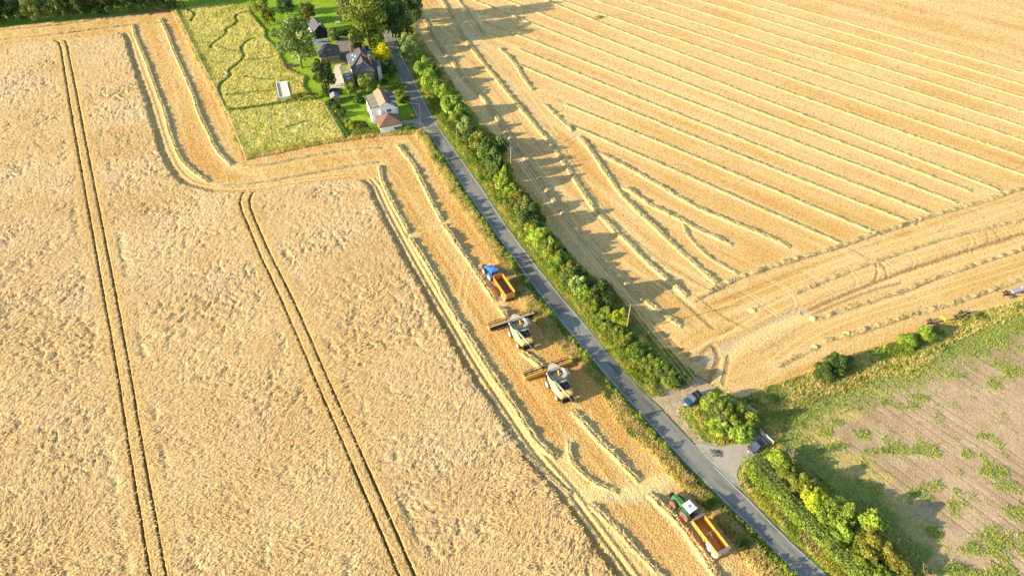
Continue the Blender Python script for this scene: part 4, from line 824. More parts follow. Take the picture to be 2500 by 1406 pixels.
fringe([(1012, 322), (1030, 345), (1060, 395), (1100, 465)], 2.0, 9, 'pale dry grass at the field corner below the white house', 25, [TAN, TAN, DRY])
# ---- garden and background trees
LT = 'small fruit trees on the upper lawn'
for bs, tp, w, m, lb in (((737, 166), (722, 40), 96, 'willow', 'large spreading grey-green tree on the lawn beside the meadow'), ((797, 221), (797, 142), 58, 'dark', 'dense rounded dark green tree beside the patio of the stone house'),
                         ((937, 171), (935, 112), 50, 'gold', 'bright golden-yellow tree between the stone house and the road'), ((954, 190), (952, 144), 40, 'dark', 'dark clipped round tree just below the golden tree'),
                         ((905, 118), (903, -18), 108, 'olive', 'huge broad dark tree behind the stone house drive'), ((862, 60), (846, -30), 74, 'willow', 'big tree on the lawn left of the huge broad tree'), ((958, 92), (970, -25), 66, 'dark', 'big dark tree overhanging the road at the top'), ((985, 108), (990, 8), 60, 'dark', 'dark leafy tree on the field side of the shaded road'),
                         ((1000, 60), (992, -70), 74, 'dark', 'tall dark tree at the far end of the upper hedge'), ((659, 63), (654, 14), 36, 'olive', 'small fruit tree with a bare trunk nearest the meadow edge'), ((754, 56), (750, 5), 40, 'olive', 'small fruit tree directly above the black barn'), ((702, 38), (699, -8), 44, 'dark', 'rounded small tree on the upper lawn at the top edge'),
                         ((637, 30), (630, -10), 46, 'olive', 'spreading tree at the top edge above the meadow'), ((814, 100), (809, 66), 24, 'willow', 'small round tree beside the black barn'), ((900, 228), (898, 183), 42, 'hedge', 'leafy small tree against the front of the stone house'), ((856, 236), (853, 206), 34, 'olive', 'low tree between the two houses')):
    tree(bs, tp, w, m, lb, LT if 'small' in lb and 'lawn' in lb else None, lift=.2 if w == 96 else .11)
TG = 'dark trees along the top left field edge'
for i, px in enumerate((-60, -20, 15, 52, 95, 128, 165, 205, 240, 280, 318, 352, 385, 415)):
    yb = 58-.085*px+random.uniform(-4, 3); tree((px, yb), (px, yb-64-random.uniform(0, 22)), 58+random.uniform(-8, 16), 'willow' if i in (4, 5) else 'dark', 'dark tree in the row along the grass strip at the top left' if i not in (4, 5) else 'paler tree breaking the dark row at the top left', TG, lift=.06)
TB = 'trees beyond the upper lawn'
for i, px in enumerate((470, 520, 570, 668, 720, 770, 815)):
    tree((px, -6-(i % 2)*10), (px, -70), 54, 'dark', 'dark tree beyond the far end of the lawn', TB, lift=.1)
HF = 'hedge plants and shrubs around the white house'
hedge([(866, 322), (900, 318), (942, 314)], 1.9, 1.9, 'hedge', 'clipped green hedge in front of the white house garden', 330, .26, 31, rough=.1)
hedge([(968, 312), (990, 309), (1010, 305)], 1.9, 1.8, 'hedge', 'short clipped hedge between the white house porch and the road', 330, .26, 32, rough=.1)
hedge([(800, 256), (822, 288), (850, 328)], 1.3, 1.0, 'dark', 'low dark hedge between the meadow and the white house lawn', 220, .24, 33, rough=.1)
hedge([(560, 268), (620, 261), (680, 252), (720, 243), (768, 238)], 1.8, .9, 'olive', 'low scrubby bank of shrubs across the meadow below the sand court', 150, .3, 34)
hedge([(712, 238), (728, 232), (748, 228)], 2.6, 1.4, 'olive', 'rounded scrub clump beside the sand court', 260, .3, 35)
hedge([(950, 210), (972, 205), (990, 212)], 3.0, 2.2, 'hedge', 'clipped green hedge beside the road below the stone house', 320, .28, 36, rough=.12)
for px, py, w, h, m, lb in ((972, 228, 4.6, 3.0, 'hedge', 'rounded green shrub above the dark yew behind the white house'), (984, 243, 4.6, 3.2, 'olive', 'rounded olive shrub beside the white house dormers'), (1005, 283, 2.4, 1.9, 'gold', 'small round golden shrub on the bed by the drive'),
                            (818, 259, 3.0, 2.6, 'dark', 'dome-clipped dark shrub beside the garden shed'), (823, 272, 1.9, 1.5, 'gold', 'yellow shrub tucked behind the dark lawn shrub'), (834, 274, 3.4, 2.8, 'dark', 'dark grey-green shrub on the left edge of the small lawn'),
                            (861, 303, 4.0, 2.6, 'lime', 'bright green shrub in the corner of the white house lawn'), (876, 310, 2.4, 1.8, 'willow', 'pale shrub beside the bright green corner shrub'), (888, 306, 3.4, 1.8, 'dark', 'low dark shrub below the white house lawn'), (846, 296, 2.6, 1.9, 'willow', 'pale green shrub at the end of the low dark hedge'),
                            (900, 278, 2.4, 1.6, 'hedge', 'shrub growing against the white house side wall'), (790, 226, 3.0, 2.4, 'hedge', 'green shrub beside the wood store at the patio end'), (806, 250, 2.4, 1.8, 'dark', 'purple-dark shrub at the garden shed corner'),
                            (875, 240, 4.0, 2.8, 'dark', 'dark shrub in the shade between the two houses'), (905, 240, 3.6, 2.6, 'dark', 'dark shrub behind the white house roof'), (938, 200, 3.0, 1.6, 'dark', 'low dark shrub in the shaded front bed of the stone house'), (925, 178, 3.0, 1.4, 'olive', 'low shrub at the stone house bay'),
                            (835, 82, 4.2, 1.4, 'dark', 'dark planted bed shrub on the lawn above the drive'), (852, 78, 4.6, 1.4, 'dark', 'dark planted bed shrub nearest the huge broad tree'), (818, 93, 3.0, 1.4, 'dark', 'dark shrub at the top corner of the gravel drive'), (670, 80, 4.0, 2.6, 'willow', 'pale shrub left of the large lawn tree'), (886, 120, 6.0, 4.0, 'dark', 'dark shrub under the huge broad tree beside the drive'), (900, 135, 5.0, 3.6, 'dark', 'dark shrub behind the golden tree')):
    pbush(px, py, w, h, m, lb, far=True, name='shrub', cat='shrub')
# ================================================================== BUILDINGS
def local(o, u_deg):      # local frame: a to the right along the front, b away from the viewer
    return o, R(u_deg)
def roof_gable(mb, x0, x1, y0, y1, ze, zr, along='y', t=.14, ov=.25):
    # two slabs with thickness
    if along == 'y':
        xm = (x0+x1)/2
        for xa, xb in ((x0-ov, xm), (x1+ov, xm)):
            za = ze-(zr-ze)*ov/(abs(xm-x0) or 1)
            p = [(xa, y0-ov, za), (xb, y0-ov, zr), (xb, y1+ov, zr), (xa, y1+ov, za)]
            mb.loft([p, [(x, y, z+t) for x, y, z in p]])
    return mb
def hip(mb, x0, x1, y0, y1, ze, zr, r0, r1, axis='y', t=.12):
    # hipped roof solid: ridge from r0 to r1 along the axis
    e = [(x0, y0), (x1, y0), (x1, y1), (x0, y1)]
    n = len(mb.v); mb.v += [(x, y, ze-t) for x, y in e]+[(x, y, ze) for x, y in e]
    if axis == 'y': xm = (x0+x1)/2; mb.v += [(xm, r0, zr), (xm, r1, zr)]
    else: ym = (y0+y1)/2; mb.v += [(r0, ym, zr), (r1, ym, zr)]
    q = [(3, 2, 1, 0), (0, 1, 5, 4), (1, 2, 6, 5), (2, 3, 7, 6), (3, 0, 4, 7)]
    if axis == 'y': q += [(4, 5, 8), (5, 6, 9, 8), (6, 7, 9), (7, 4, 8, 9)]
    else: q += [(4, 5, 9, 8), (5, 6, 9), (6, 7, 8, 9), (7, 4, 8)]
    mb.f += [tuple(n+i for i in f) for f in q]; return mb
def window(parent, c, w, h, face='-y', fm='whitepaint', bars=1):
    rz = {'-y': 0, 'x': R(90), '-x': R(-90), 'y': R(180)}[face]
    t = bpy.data.objects.new('window', None)
    f = MB(); 
    for s in (-1, 1): f.box((s*(w/2-.04), -.03, 0), (.08, .10, h)); f.box((0, -.032, s*(h/2-.04)), (w-.16, .10, .08))
    for i in range(bars): f.box((-w/2+w*(i+1)/(bars+1), -.034, 0), (.06, .08, h-.16))
    o = f.build('window', M[fm], parent); o.location = c; o.rotation_euler = (0, 0, rz)
    g = MB().box((0, .0, 0), (w-.1, .05, h-.1)).build('pane', M['glass'], o); return o
def slab(mb, pts, t=.14):          # a roof plane with thickness, pts listed counter-clockwise from above
    return mb.loft([[(x, y, z-t) for x, y, z in pts], list(pts)])
# ---- white cottage
wx0, wy0 = G(975, 296)
wh = empty('white_house', (wx0, wy0, 0), R(20), 'white rendered cottage with a clay tiled roof beside the road', 'house')
W_ = 9.6
b = MB()
b.prism([(-5.6, 0), (0, 0), (0, W_), (-5.6, W_)], -.2, 5.0)
for y in (0, W_-.3): b.loft([[(-5.6, y, 5.0), (0, y, 5.0), (-1.4, y, 6.2), (-3.6, y, 7.45), (-5.4, y, 6.45), (-5.6, y, 6.4)], [(-5.6, y+.3, 5.0), (0, y+.3, 5.0), (-1.4, y+.3, 6.2), (-3.6, y+.3, 7.45), (-5.4, y+.3, 6.45), (-5.6, y+.3, 6.4)]])
b.prism([(-8.4, .9), (-5.6, .9), (-5.6, W_-.3), (-8.4, W_-.3)], -.2, 5.55)
b.build('wall', M['white'], wh)
b = MB(); slab(b, [(-3.6, -.25, 7.6), (-3.6, W_+.25, 7.6), (-5.75, W_+.25, 6.45), (-5.75, -.25, 6.45)]); b.build('left_roof', M['tan'], wh)
b = MB(); slab(b, [(-3.6, W_+.25, 7.6), (-3.6, -.25, 7.6), (.35, -.25, 4.95), (.35, W_+.25, 4.95)]); rf = b.build('right_roof', M['tile'], wh)
b = MB().tube((-3.6, -.3, 7.62), (-3.6, W_+.3, 7.62), .11, n=8); b.build('ridge_tile', M['tile'], wh)
b = MB(); slab(b, [(-5.6, .7, 6.25), (-5.6, W_-.1, 6.25), (-8.6, W_-.1, 5.55), (-8.6, .7, 5.55)]); 
lr = b.build('lean_to_roof', M['felt'], wh); b = MB()
for y in (3.2, 6.0):
    b = MB(); b.loft([[(-5.6, y, 6.29), (-5.6, y+.10, 6.29), (-8.6, y+.10, 5.59), (-8.6, y, 5.59)], [(-5.6, y, 6.35), (-5.6, y+.10, 6.35), (-8.6, y+.10, 5.65), (-8.6, y, 5.65)]])
    b.build('batten', M['leadgrey'], lr)
MB().box((-8.62, W_/2, 5.62), (.14, W_-.8, .16)).build('verge_board', M['tan'], wh)
c = MB().box((-3.6, W_-.6, 7.9), (.8, .6, 1.6)).build('chimney', M['redbrick'], wh); MB().tube((-3.6, W_-.6, 8.7), (-3.6, W_-.6, 9.3), .16, .12, 8).build('chimney_pot', M['tile'], c)
for y in (3.0, 6.2):
    d = MB(); d.prism([(-1.7, y-.8), (.05, y-.8), (.05, y+.8), (-1.7, y+.8)], 5.0, 6.35); d = d.build('dormer', M['white'], wh)
    b = MB(); slab(b, [(.25, y-1., 6.42), (.25, y+1., 6.42), (-2.3, y+1., 6.75), (-2.3, y-1., 6.75)], .12); b.build('dormer_roof', M['slate'], d); window(d, (.08, y, 5.75), 1.1, .9, 'x')
window(wh, (-2.9, -.04, 4.4), 1.5, 1.15); window(wh, (-8.44, 3.2, 3.6), 1.1, 1.1, '-x'); window(wh, (-8.44, 6.6, 3.6), 1.1, 1.1, '-x'); window(wh, (-8.44, 5.0, 1.3), 1.2, 1.2, '-x')
MB().box((-5.0, -.45, 3.1), (4.4, .9, .16), rx=R(12)).build('porch_roof', M['felt'], wh)
MB().path([(-.5, -.08, 0), (-.5, -.08, 4.8)], .05).build('drainpipe', M['black'], wh)
pb = MB().prism([(-7.2, -5.9), (-.4, -5.9), (-.4, 0), (-7.2, 0)], -.2, 2.5).build('porch_wall', M['white'], wh)
b = hip(MB(), -7.6, 0., -6.3, -.01, 2.55, 5.0, -3.0, -2.4, 'y'); b.build('porch_hipped_roof', M['tile'], wh)
window(pb, (-2.4, -5.94, 1.3), 1.2, 1.0); MB().box((-5.3, -5.95, 1.05), (2.4, .08, 2.1)).build('garage_door', M['whitepaint'], wh)
# drive by the road
b = MB(); b.poly([(x, y, .12) for x, y in GV([(974, 299), (1016, 290), (1038, 306), (1040, 318), (1012, 312), (975, 306)])][::-1]); tag(b.build('driveway', M['concrete']), kind='structure')
# ---- stone house
mx0, my0 = G(857, 169, 5.4)
mh = empty('stone_house', (mx0, my0, 0), R(19), 'large stock brick house with hipped slate roofs and two brick chimneys', 'house')
b = MB(); b.prism([(.3, .3), (8.9, .3), (8.9, 10.6), (.3, 10.6)], -.2, 5.3); b.prism([(1.5, -4.0), (7.0, -4.0), (7.0, .3), (1.5, .3)], -.2, 5.28); b.build('wall', M['brick'], mh)
MB().box((.26, 5.4, 4.3), (.10, 10.2, 1.9)).build('cream_gable_wall', M['white'], mh)
b = hip(MB(), -.1, 9.4, -.1, 11., 5.4, 9.0, 3.6, 7.6, 'y'); rf = b.build('roof', M['slate'], mh)
for (x, y) in ((1.9, 6.9), (2.6, 4.6), (1.6, 4.0)):
    z = 5.4+3.6*(x+.1)/4.75; MB().box((0, 0, 0), (.8, 1.3, .10)).build('rooflight', M['skyglass'], rf); o = bpy.context.scene.objects[-1] if False else COL.objects[-1]; o.location = (x, y, z+.06); o.rotation_euler = (0, -math.atan2(3.6, 4.75), 0)
b = hip(MB(), 1.1, 7.4, -4.4, 3.6, 5.44, 8.2, -1.3, 3.3, 'y'); b.build('front_wing_roof', M['slate'], mh)
r_ = MB()
for p, q in (((4.65, 3.6, 9.05), (4.65, 7.6, 9.05)), ((4.65, 3.6, 9.05), (-.1, -.1, 5.45)), ((4.65, 7.6, 9.05), (-.1, 11., 5.45)), ((4.65, 7.6, 9.05), (9.4, 11., 5.45)), ((4.65, 3.6, 9.05), (9.4, -.1, 5.45)), ((4.25, -1.3, 8.25), (1.1, -4.4, 5.5)), ((4.25, -1.3, 8.25), (7.4, -4.4, 5.5)), ((4.25, -1.3, 8.25), (4.25, 2.8, 8.25))): r_.tube(p, q, .10, n=6)
r_.build('ridge_tile', M['tile'], rf)
for (x, y, z, h) in ((2.2, 9.2, 9.4, 3.4), (7.0, .6, 8.6, 3.2), (6.6, 9.6, 8.4, 2.4)):
    c = MB().box((x, y, z-h/2+.3), (.95, 1.1, h)).box((x, y, z+.38), (1.15, 1.3, .18)).build('chimney', M['redbrick'], mh)
    for s in (-.25, .25): MB().tube((x, y+s, z+.47), (x, y+s, z+1.0), .15, .12, 8).build('chimney_pot', M['tile'], c)
for y in (3.0, 7.4):
    d = MB(); d.prism([(7.0, y-.8), (8.8, y-.8), (8.8, y+.8), (7.0, y+.8)], 5.6, 7.2); d = d.build('dormer', M['leadgrey'], mh); window(d, (8.84, y, 6.5), 1.2, 1.1, 'x')
b = MB(); b.prism([(8.9, -1.2), (10.3, -.4), (10.3, 3.6), (8.9, 4.4)], -.2, 5.1); bay = b.build('bay', M['white'], mh)
for y in (.4, 1.7, 3.0): window(bay, (10.34, y, 3.8), 1.0, 1.3, 'x'); window(bay, (10.34, y, 1.3), 1.0, 1.4, 'x')
b = MB(); slab(b, [(8.7, -1.4, 5.4), (10.5, -.5, 5.15), (10.5, 3.7, 5.15), (8.7, 4.6, 5.4)], .12); b.build('bay_roof', M['leadgrey'], mh)
for x in (2.6, 4.4, 6.0): window(mh, (x, -4.04, 3.9), .9, 1.3)
for x in (2.9, 5.6): window(mh, (x, -4.04, 1.3), 1.0, 1.5)
b = MB(); b.path([(3.2, -4.1, 5.2), (3.0, -4.1, 3.2), (2.5, -4.1, 2.4), (2.5, -4.1, 0)], .06); b.path([(4.0, -4.1, 5.2), (3.8, -4.1, 2.6), (3.3, -4.1, 1.8), (3.3, -4.1, 0)], .06); b.build('drainpipe', M['black'], mh)
# garden room with planted flat roof
b = MB(); b.prism([(-3.0, -3.6), (.2, -3.6), (.2, 7.2), (-3.0, 7.2)], -.2, 2.9); gr = b.build('garden_room', M['brick'], mh)
MB().prism([(-3.3, -3.9), (.22, -3.9), (.22, 7.5), (-3.3, 7.5)], 2.9, 3.15).build('planted_roof', M['sedum'], gr)
for y in (-2.2, .1, 2.4): k = MB().box((-1.6, y, 3.24), (1.4, 1.3, .22)).build('rooflight', M['skyglass'], gr)
for y in (-2., .4, 2.8, 5.2): window(gr, (-3.04, y, 1.4), 1.7, 2.2, '-x')
# patio and gravel
b = MB(); b.poly([(x, y, .09) for x, y in GV([(818, 160), (832, 158), (838, 196), (845, 215), (826, 216), (812, 236), (803, 234), (808, 206)])][::-1]); tag(b.build('pavement', M['paving']), kind='structure')
# ---- slate garage
gx, gy = G(806, 143); ga = empty('garage', (gx, gy, 0), R(18), 'square brick garage with a dark slate pyramid roof', 'garage')
MB().prism([(-3.5, -3.5), (3.5, -3.5), (3.5, 3.5), (-3.5, 3.5)], -.2, 2.6).build('wall', M['brick'], ga)
b = hip(MB(), -4.0, 4.0, -4.0, 4.0, 2.7, 5.6, -.3, .3, 'y'); b.build('roof', M['slate'], ga)
b = MB()
for x, y in ((-4, -4), (4, -4), (4, 4), (-4, 4)): b.tube((0, .3*(1 if y > 0 else -1), 5.62), (x, y, 2.74), .09, n=6)
b.build('ridge_tile', M['tile'], ga); MB().box((-.6, -3.55, 1.05), (1.0, .10, 2.1)).build('door', M['wood'], ga)
b = MB()
for i in range(7): b.box((2.0+i*.0, -4.6+.01*i, .2+i*.18), (2.6, .5, .16))
tag(b.build('log_pile', M['wood']), 'stack of timber against the garage front', 'log pile'); COL.objects[-1].location = (gx, gy, 0); COL.objects[-1].rotation_euler = (0, 0, R(18))
# ---- black barn
bx, by = G(778, 84); ba = empty('black_barn', (bx, by, 0), R(27), 'black boarded barn with a grey slate roof and pale side wall', 'barn')
b = MB(); b.prism([(-2.6, -4.2), (2.6, -4.2), (2.6, 4.4), (-2.6, 4.4)], -.2, 2.8)
for y in (-4.2, 4.1): b.loft([[(-2.6, y, 2.8), (2.6, y, 2.8), (0, y, 5.0)], [(-2.6, y+.3, 2.8), (2.6, y+.3, 2.8), (0, y+.3, 5.0)]])
b.build('wall', M['blackwood'], ba)
MB().box((-2.66, .1, 1.3), (.10, 8.6, 2.5)).build('side_wall', M['white'], ba)
b = roof_gable(MB(), -2.6, 2.6, -4.2, 4.4, 2.85, 5.15); b.build('roof', M['slate'], ba)
MB().box((0, -4.27, 1.2), (2.2, .10, 2.3)).build('door', M['black'], ba); MB().box((.6, -4.0, 5.3), (.5, .5, .8)).build('chimney', M['paving'], ba)
b = MB(); b.poly([(x, y, .10) for x, y in GV([(762, 99), (800, 96), (806, 112), (786, 116), (768, 112)])][::-1]); tag(b.build('pavement', M['leadgrey']), kind='structure')
for px, py, w, lb in ((772, 103, 1.7, 'pale blue covered garden table nearest the barn side wall'), (781, 105, 2.1, 'bright blue covered garden table in front of the black barn'), (791, 104, 1.5, 'small blue covered seat beside the barn table')):
    x, y = G(px, py); t = empty('garden_table', (x, y, .1), R(20), lb, 'table'); MB().box((0, 0, .72), (w, .9, .08)).box((0, 0, .62), (w+.06, .96, .16)).build('cover', M['blueglaze'], t)
    b = MB(); [b.box((sx*w*.42, sy*.36, .3), (.07, .07, .55)) for sx in (-1, 1) for sy in (-1, 1)]; b.build('frame', M['leadgrey'], t)
# ---- garden shed
sx_, sy_ = G(819, 247); sh = empty('garden_shed', (sx_, sy_, 0), R(18), 'small brown timber garden shed with a grey felt roof', 'shed')
b = MB().prism([(-1.4, -1.5), (1.4, -1.5), (1.4, 1.5), (-1.4, 1.5)], -.1, 1.9)
for y in (-1.5, 1.4): b.loft([[(-1.4, y, 1.9), (1.4, y, 1.9), (0, y, 2.6)], [(-1.4, y+.1, 1.9), (1.4, y+.1, 1.9), (0, y+.1, 2.6)]])
b.build('wall', M['wood'], sh); roof_gable(MB(), -1.4, 1.4, -1.5, 1.5, 1.92, 2.65, t=.07, ov=.15).build('roof', M['leadgrey'], sh); MB().box((.2, -1.54, .85), (.8, .06, 1.7)).build('door', M['wood'], sh); window(sh, (-.8, -1.53, 1.2), .5, .5)
# round black trampoline by the patio end
x, y = G(817, 227); t = empty('trampoline', (x, y, 0), 0, 'round dark trampoline at the end of the patio', 'trampoline')
MB().tube((0, 0, .8), (0, 0, .86), 1.9, 1.9, 20).build('mat', M['black'], t); b = MB(); n_ = 20
for i in range(n_): b.tube((1.95*math.cos(6.283*i/n_), 1.95*math.sin(6.283*i/n_), .84), (1.95*math.cos(6.283*(i+1)/n_), 1.95*math.sin(6.283*(i+1)/n_), .84), .09, n=6)
b.build('frame', M['leadgrey'], t)
for i in range(6): MB().tube((1.9*math.cos(i*1.047), 1.9*math.sin(i*1.047), 0), (1.9*math.cos(i*1.047), 1.9*math.sin(i*1.047), .84), .04, n=6).build('leg', M['leadgrey'], t)
# sand court
cp = GV([(675, 207), (683, 244), (710, 239), (700, 204)]); ct = empty('sand_court', (0, 0, 0), 0, 'rectangular pale sand court edged with white boards in the meadow', 'sports court')
MB().prism(cp, .05, .5).build('sand', M['sand'], ct); b = MB()
for p, q in zip(cp, cp[1:]+cp[:1]):
    v = Vector((q[0]-p[0], q[1]-p[1])); b.box(((p[0]+q[0])/2, (p[1]+q[1])/2, .42), (v.length+.12, .22, .84), math.atan2(v.y, v.x))
b.build('edging', M['whitepaint'], ct)
# bench, planter, timber frame, mound
x, y = G(825, 59); t = empty('garden_bench', (x, y, 0), R(10), 'pale timber garden bench alone on the upper lawn', 'bench')
MB().box((0, 0, .45), (1.9, .5, .08)).build('seat', M['paving'], t); MB().box((0, .26, .8), (1.9, .08, .6)).build('backrest', M['paving'], t)
for s in (-1, 1): MB().box((s*.8, 0, .2), (.1, .5, .42)).build('leg', M['paving'], t)
x, y = G(709, 163); t = empty('timber_planter', (x, y, 0), R(15), 'timber raised planter box on the lawn under the large tree', 'planter')
b = MB(); [b.box((0, s*.9, .35), (2.6, .12, .7)) for s in (-1, 1)]; [b.box((s*1.25, 0, .35), (.12, 1.7, .7)) for s in (-1, 1)]; b.build('side', M['wood'], t)
MB().box((0, 0, .3), (2.38, 1.68, .5)).build('soil_fill', M['trousers'], t)
x, y = G(440, 22); t = empty('timber_pergola', (x, y, 0), R(12), 'dark timber pergola of three uprights by the top corner of the meadow', 'pergola')
for i in range(3): MB().box((i*2.0-2., 0, 1.4), (.22, .22, 2.9)).build('upright', M['blackwood'], t)
MB().box((0, 0, 2.95), (4.6, .2, .2)).build('beam', M['blackwood'], t)
# meadow fence
A = resample(GV([(421, 12), (428, 28), (485, 142), (554, 276), (600, 386)]), 3.2); fe = empty('wire_fence', (0, 0, 0), 0, 'pale post and wire fence between the meadow and the straw rows', 'fence')
for i, (x, y) in enumerate(A):
    if i == 0: pm = MB().box((0, 0, .65), (.13, .13, 1.3)).build('post', M['paving'], fe); pm.location = (x, y, 0)
    else: o = pm.copy(); COL.objects.link(o); o.location = (x, y, 0)
b = MB()
for z in (.45, .8, 1.15):
    for p, q in zip(A[:-1], A[1:]): b.tube((*p, z), (*q, z), .03, n=4, cap=False)
b.build('wire', M['paving'], fe)
# ================================================================== POLES AND WIRES
PL = 'overhead power line beside the long hedge'
def pole(base, h, m='pole', label=None, arm=0, top=None, group=None, name='power_pole', r=.14, arz=0., x=None):
    px, py = x or G(*base); t = empty(name, (px, py, 0), arz, label, 'pole', group); MB().tube((0, 0, -.3), (0, 0, h), r, r*.72, 8).build('post', M[m], t)
    if arm:
        MB().box((0, 0, h-.2), (arm, .14, .14)).build('crossarm', M['galv'], t)
        for s in (-.48, 0, .48): MB().tube((s*arm, 0, h-.13), (s*arm, 0, h+.15), .06, .05, 6).build('insulator', M['black'], t)
    return Vector((px, py, h))
pa = pole((1528, 812), 9.2, 'pole', 'wooden power pole with a crossarm beside the yellow-green ash', 2.0, arz=R(18))
pb_ = pole((1247, 424), 9.0, 'pole', 'wooden power pole with a crossarm in the middle of the long hedge', 2.0, arz=R(20))
pc = pole((1022, 116), 9.0, 'pole', 'wooden power pole with a crossarm beside the shaded top of the right field', 2.0, arz=R(20))
t = COL.objects[-1].parent; MB().box((.0, -.3, 6.6), (.7, .5, 1.0)).build('transformer', M['galv'], t)
pd_ = pole((1030, 317), 9.0, 'rust', 'reddish brown pole by the white house drive', r=.15); pe = pole((956, 152), 9.5, 'rust', 'reddish brown pole beside the golden tree', r=.15)
pf = pole((1117, 356), 7.6, 'pole', 'slim bare pole standing in front of the upper long hedge', r=.10); pole((1461, 45), 9.5, 'pole', 'lone pole standing in the right field at the top edge', r=.13)
tag(blades('pole_weeds', np.array([G(1462, 44)]*40)+np.random.default_rng(2).normal(size=(40, 2))*.9, (.3, .9), .25, 6, [GRN, DRY], seed=31), 'weed tuft round the foot of the lone field pole', 'weeds', kind='stuff')
def wirerun(pts, label, group, sag=1.0):
    b = MB()
    for p, q in zip(pts[:-1], pts[1:]):
        n = 14; prev = None
        for i in range(n+1):
            f = i/n; v = p.lerp(q, f); v.z -= sag*4*f*(1-f)
            if prev is not None: b.tube(prev, v, .013, n=4, cap=False)
            prev = v.copy()
    tag(b.build('power_cable', M['wire']), label, 'cable', group)
ph = Vector((*G(2120, 1440, 9.2), 9.2)); pt = Vector((*G(985, 12, 9.), 9.))
for s in (-.96, 0, .96):
    off = Vector((s*.94, s*.33, .15)); wirerun([pt+off, pc+off, pb_+off, pa+off, ph+off], 'thin overhead cable strung along the crossarm poles above the long hedge', PL)
whp = wh.matrix_world if False else None
wirerun([pd_, Vector((wx0+.2, wy0+4.0, 6.0))], 'service cable from the brown pole to the white house roof', None, .6)
for px, py, h, lb in ((1692, 944, 1.3, 'short rusty marker post at the lower end of the long hedge'), (1613, 1128, 1.2, 'short rusty marker post on the left verge above the straw patch'), (1672, 1188, 1.2, 'short rusty marker post on the left verge beside the green tractor')):
    x, y = G(px, py); tag(MB().box((x, y, h/2), (.22, .22, h)).box((x, y, h+.02), (.30, .30, .10)).build('marker_post', M['rust']), lb, 'marker post')
# ================================================================== MACHINES
def wheel(parent, c, r, w, rim, name='wheel', rimr=.55):
    t = MB(); n = 22
    prof = [(-.5, .80), (-.5, .93), (-.36, 1.), (.36, 1.), (.5, .93), (.5, .80)]
    t.loft([[(w*p, r*q*math.cos(6.2832*i/n), r*q*math.sin(6.2832*i/n)) for i in range(n)] for p, q in prof])
    o = t.build(name, M['rubber'], parent); o.location = c
    l = MB()
    for i in range(n):
        a = 6.2832*(i+.5)/n
        for s in (-1, 1): l.box((s*w*.24, r*1.0*math.cos(a), r*1.0*math.sin(a)), (w*.46, .09, .11), 0, rx=a)
    l.build('tread', M['rubber'], o)
    m = MB()
    for s in (-1, 1): m.tube((s*w*.30, 0, 0), (s*w*.53, 0, 0), r*rimr, r*rimr*.95, 18); m.tube((s*w*.5, 0, 0), (s*w*.58, 0, 0), r*.2, r*.16, 10)
    m.build('rim', M[rim], o); return o
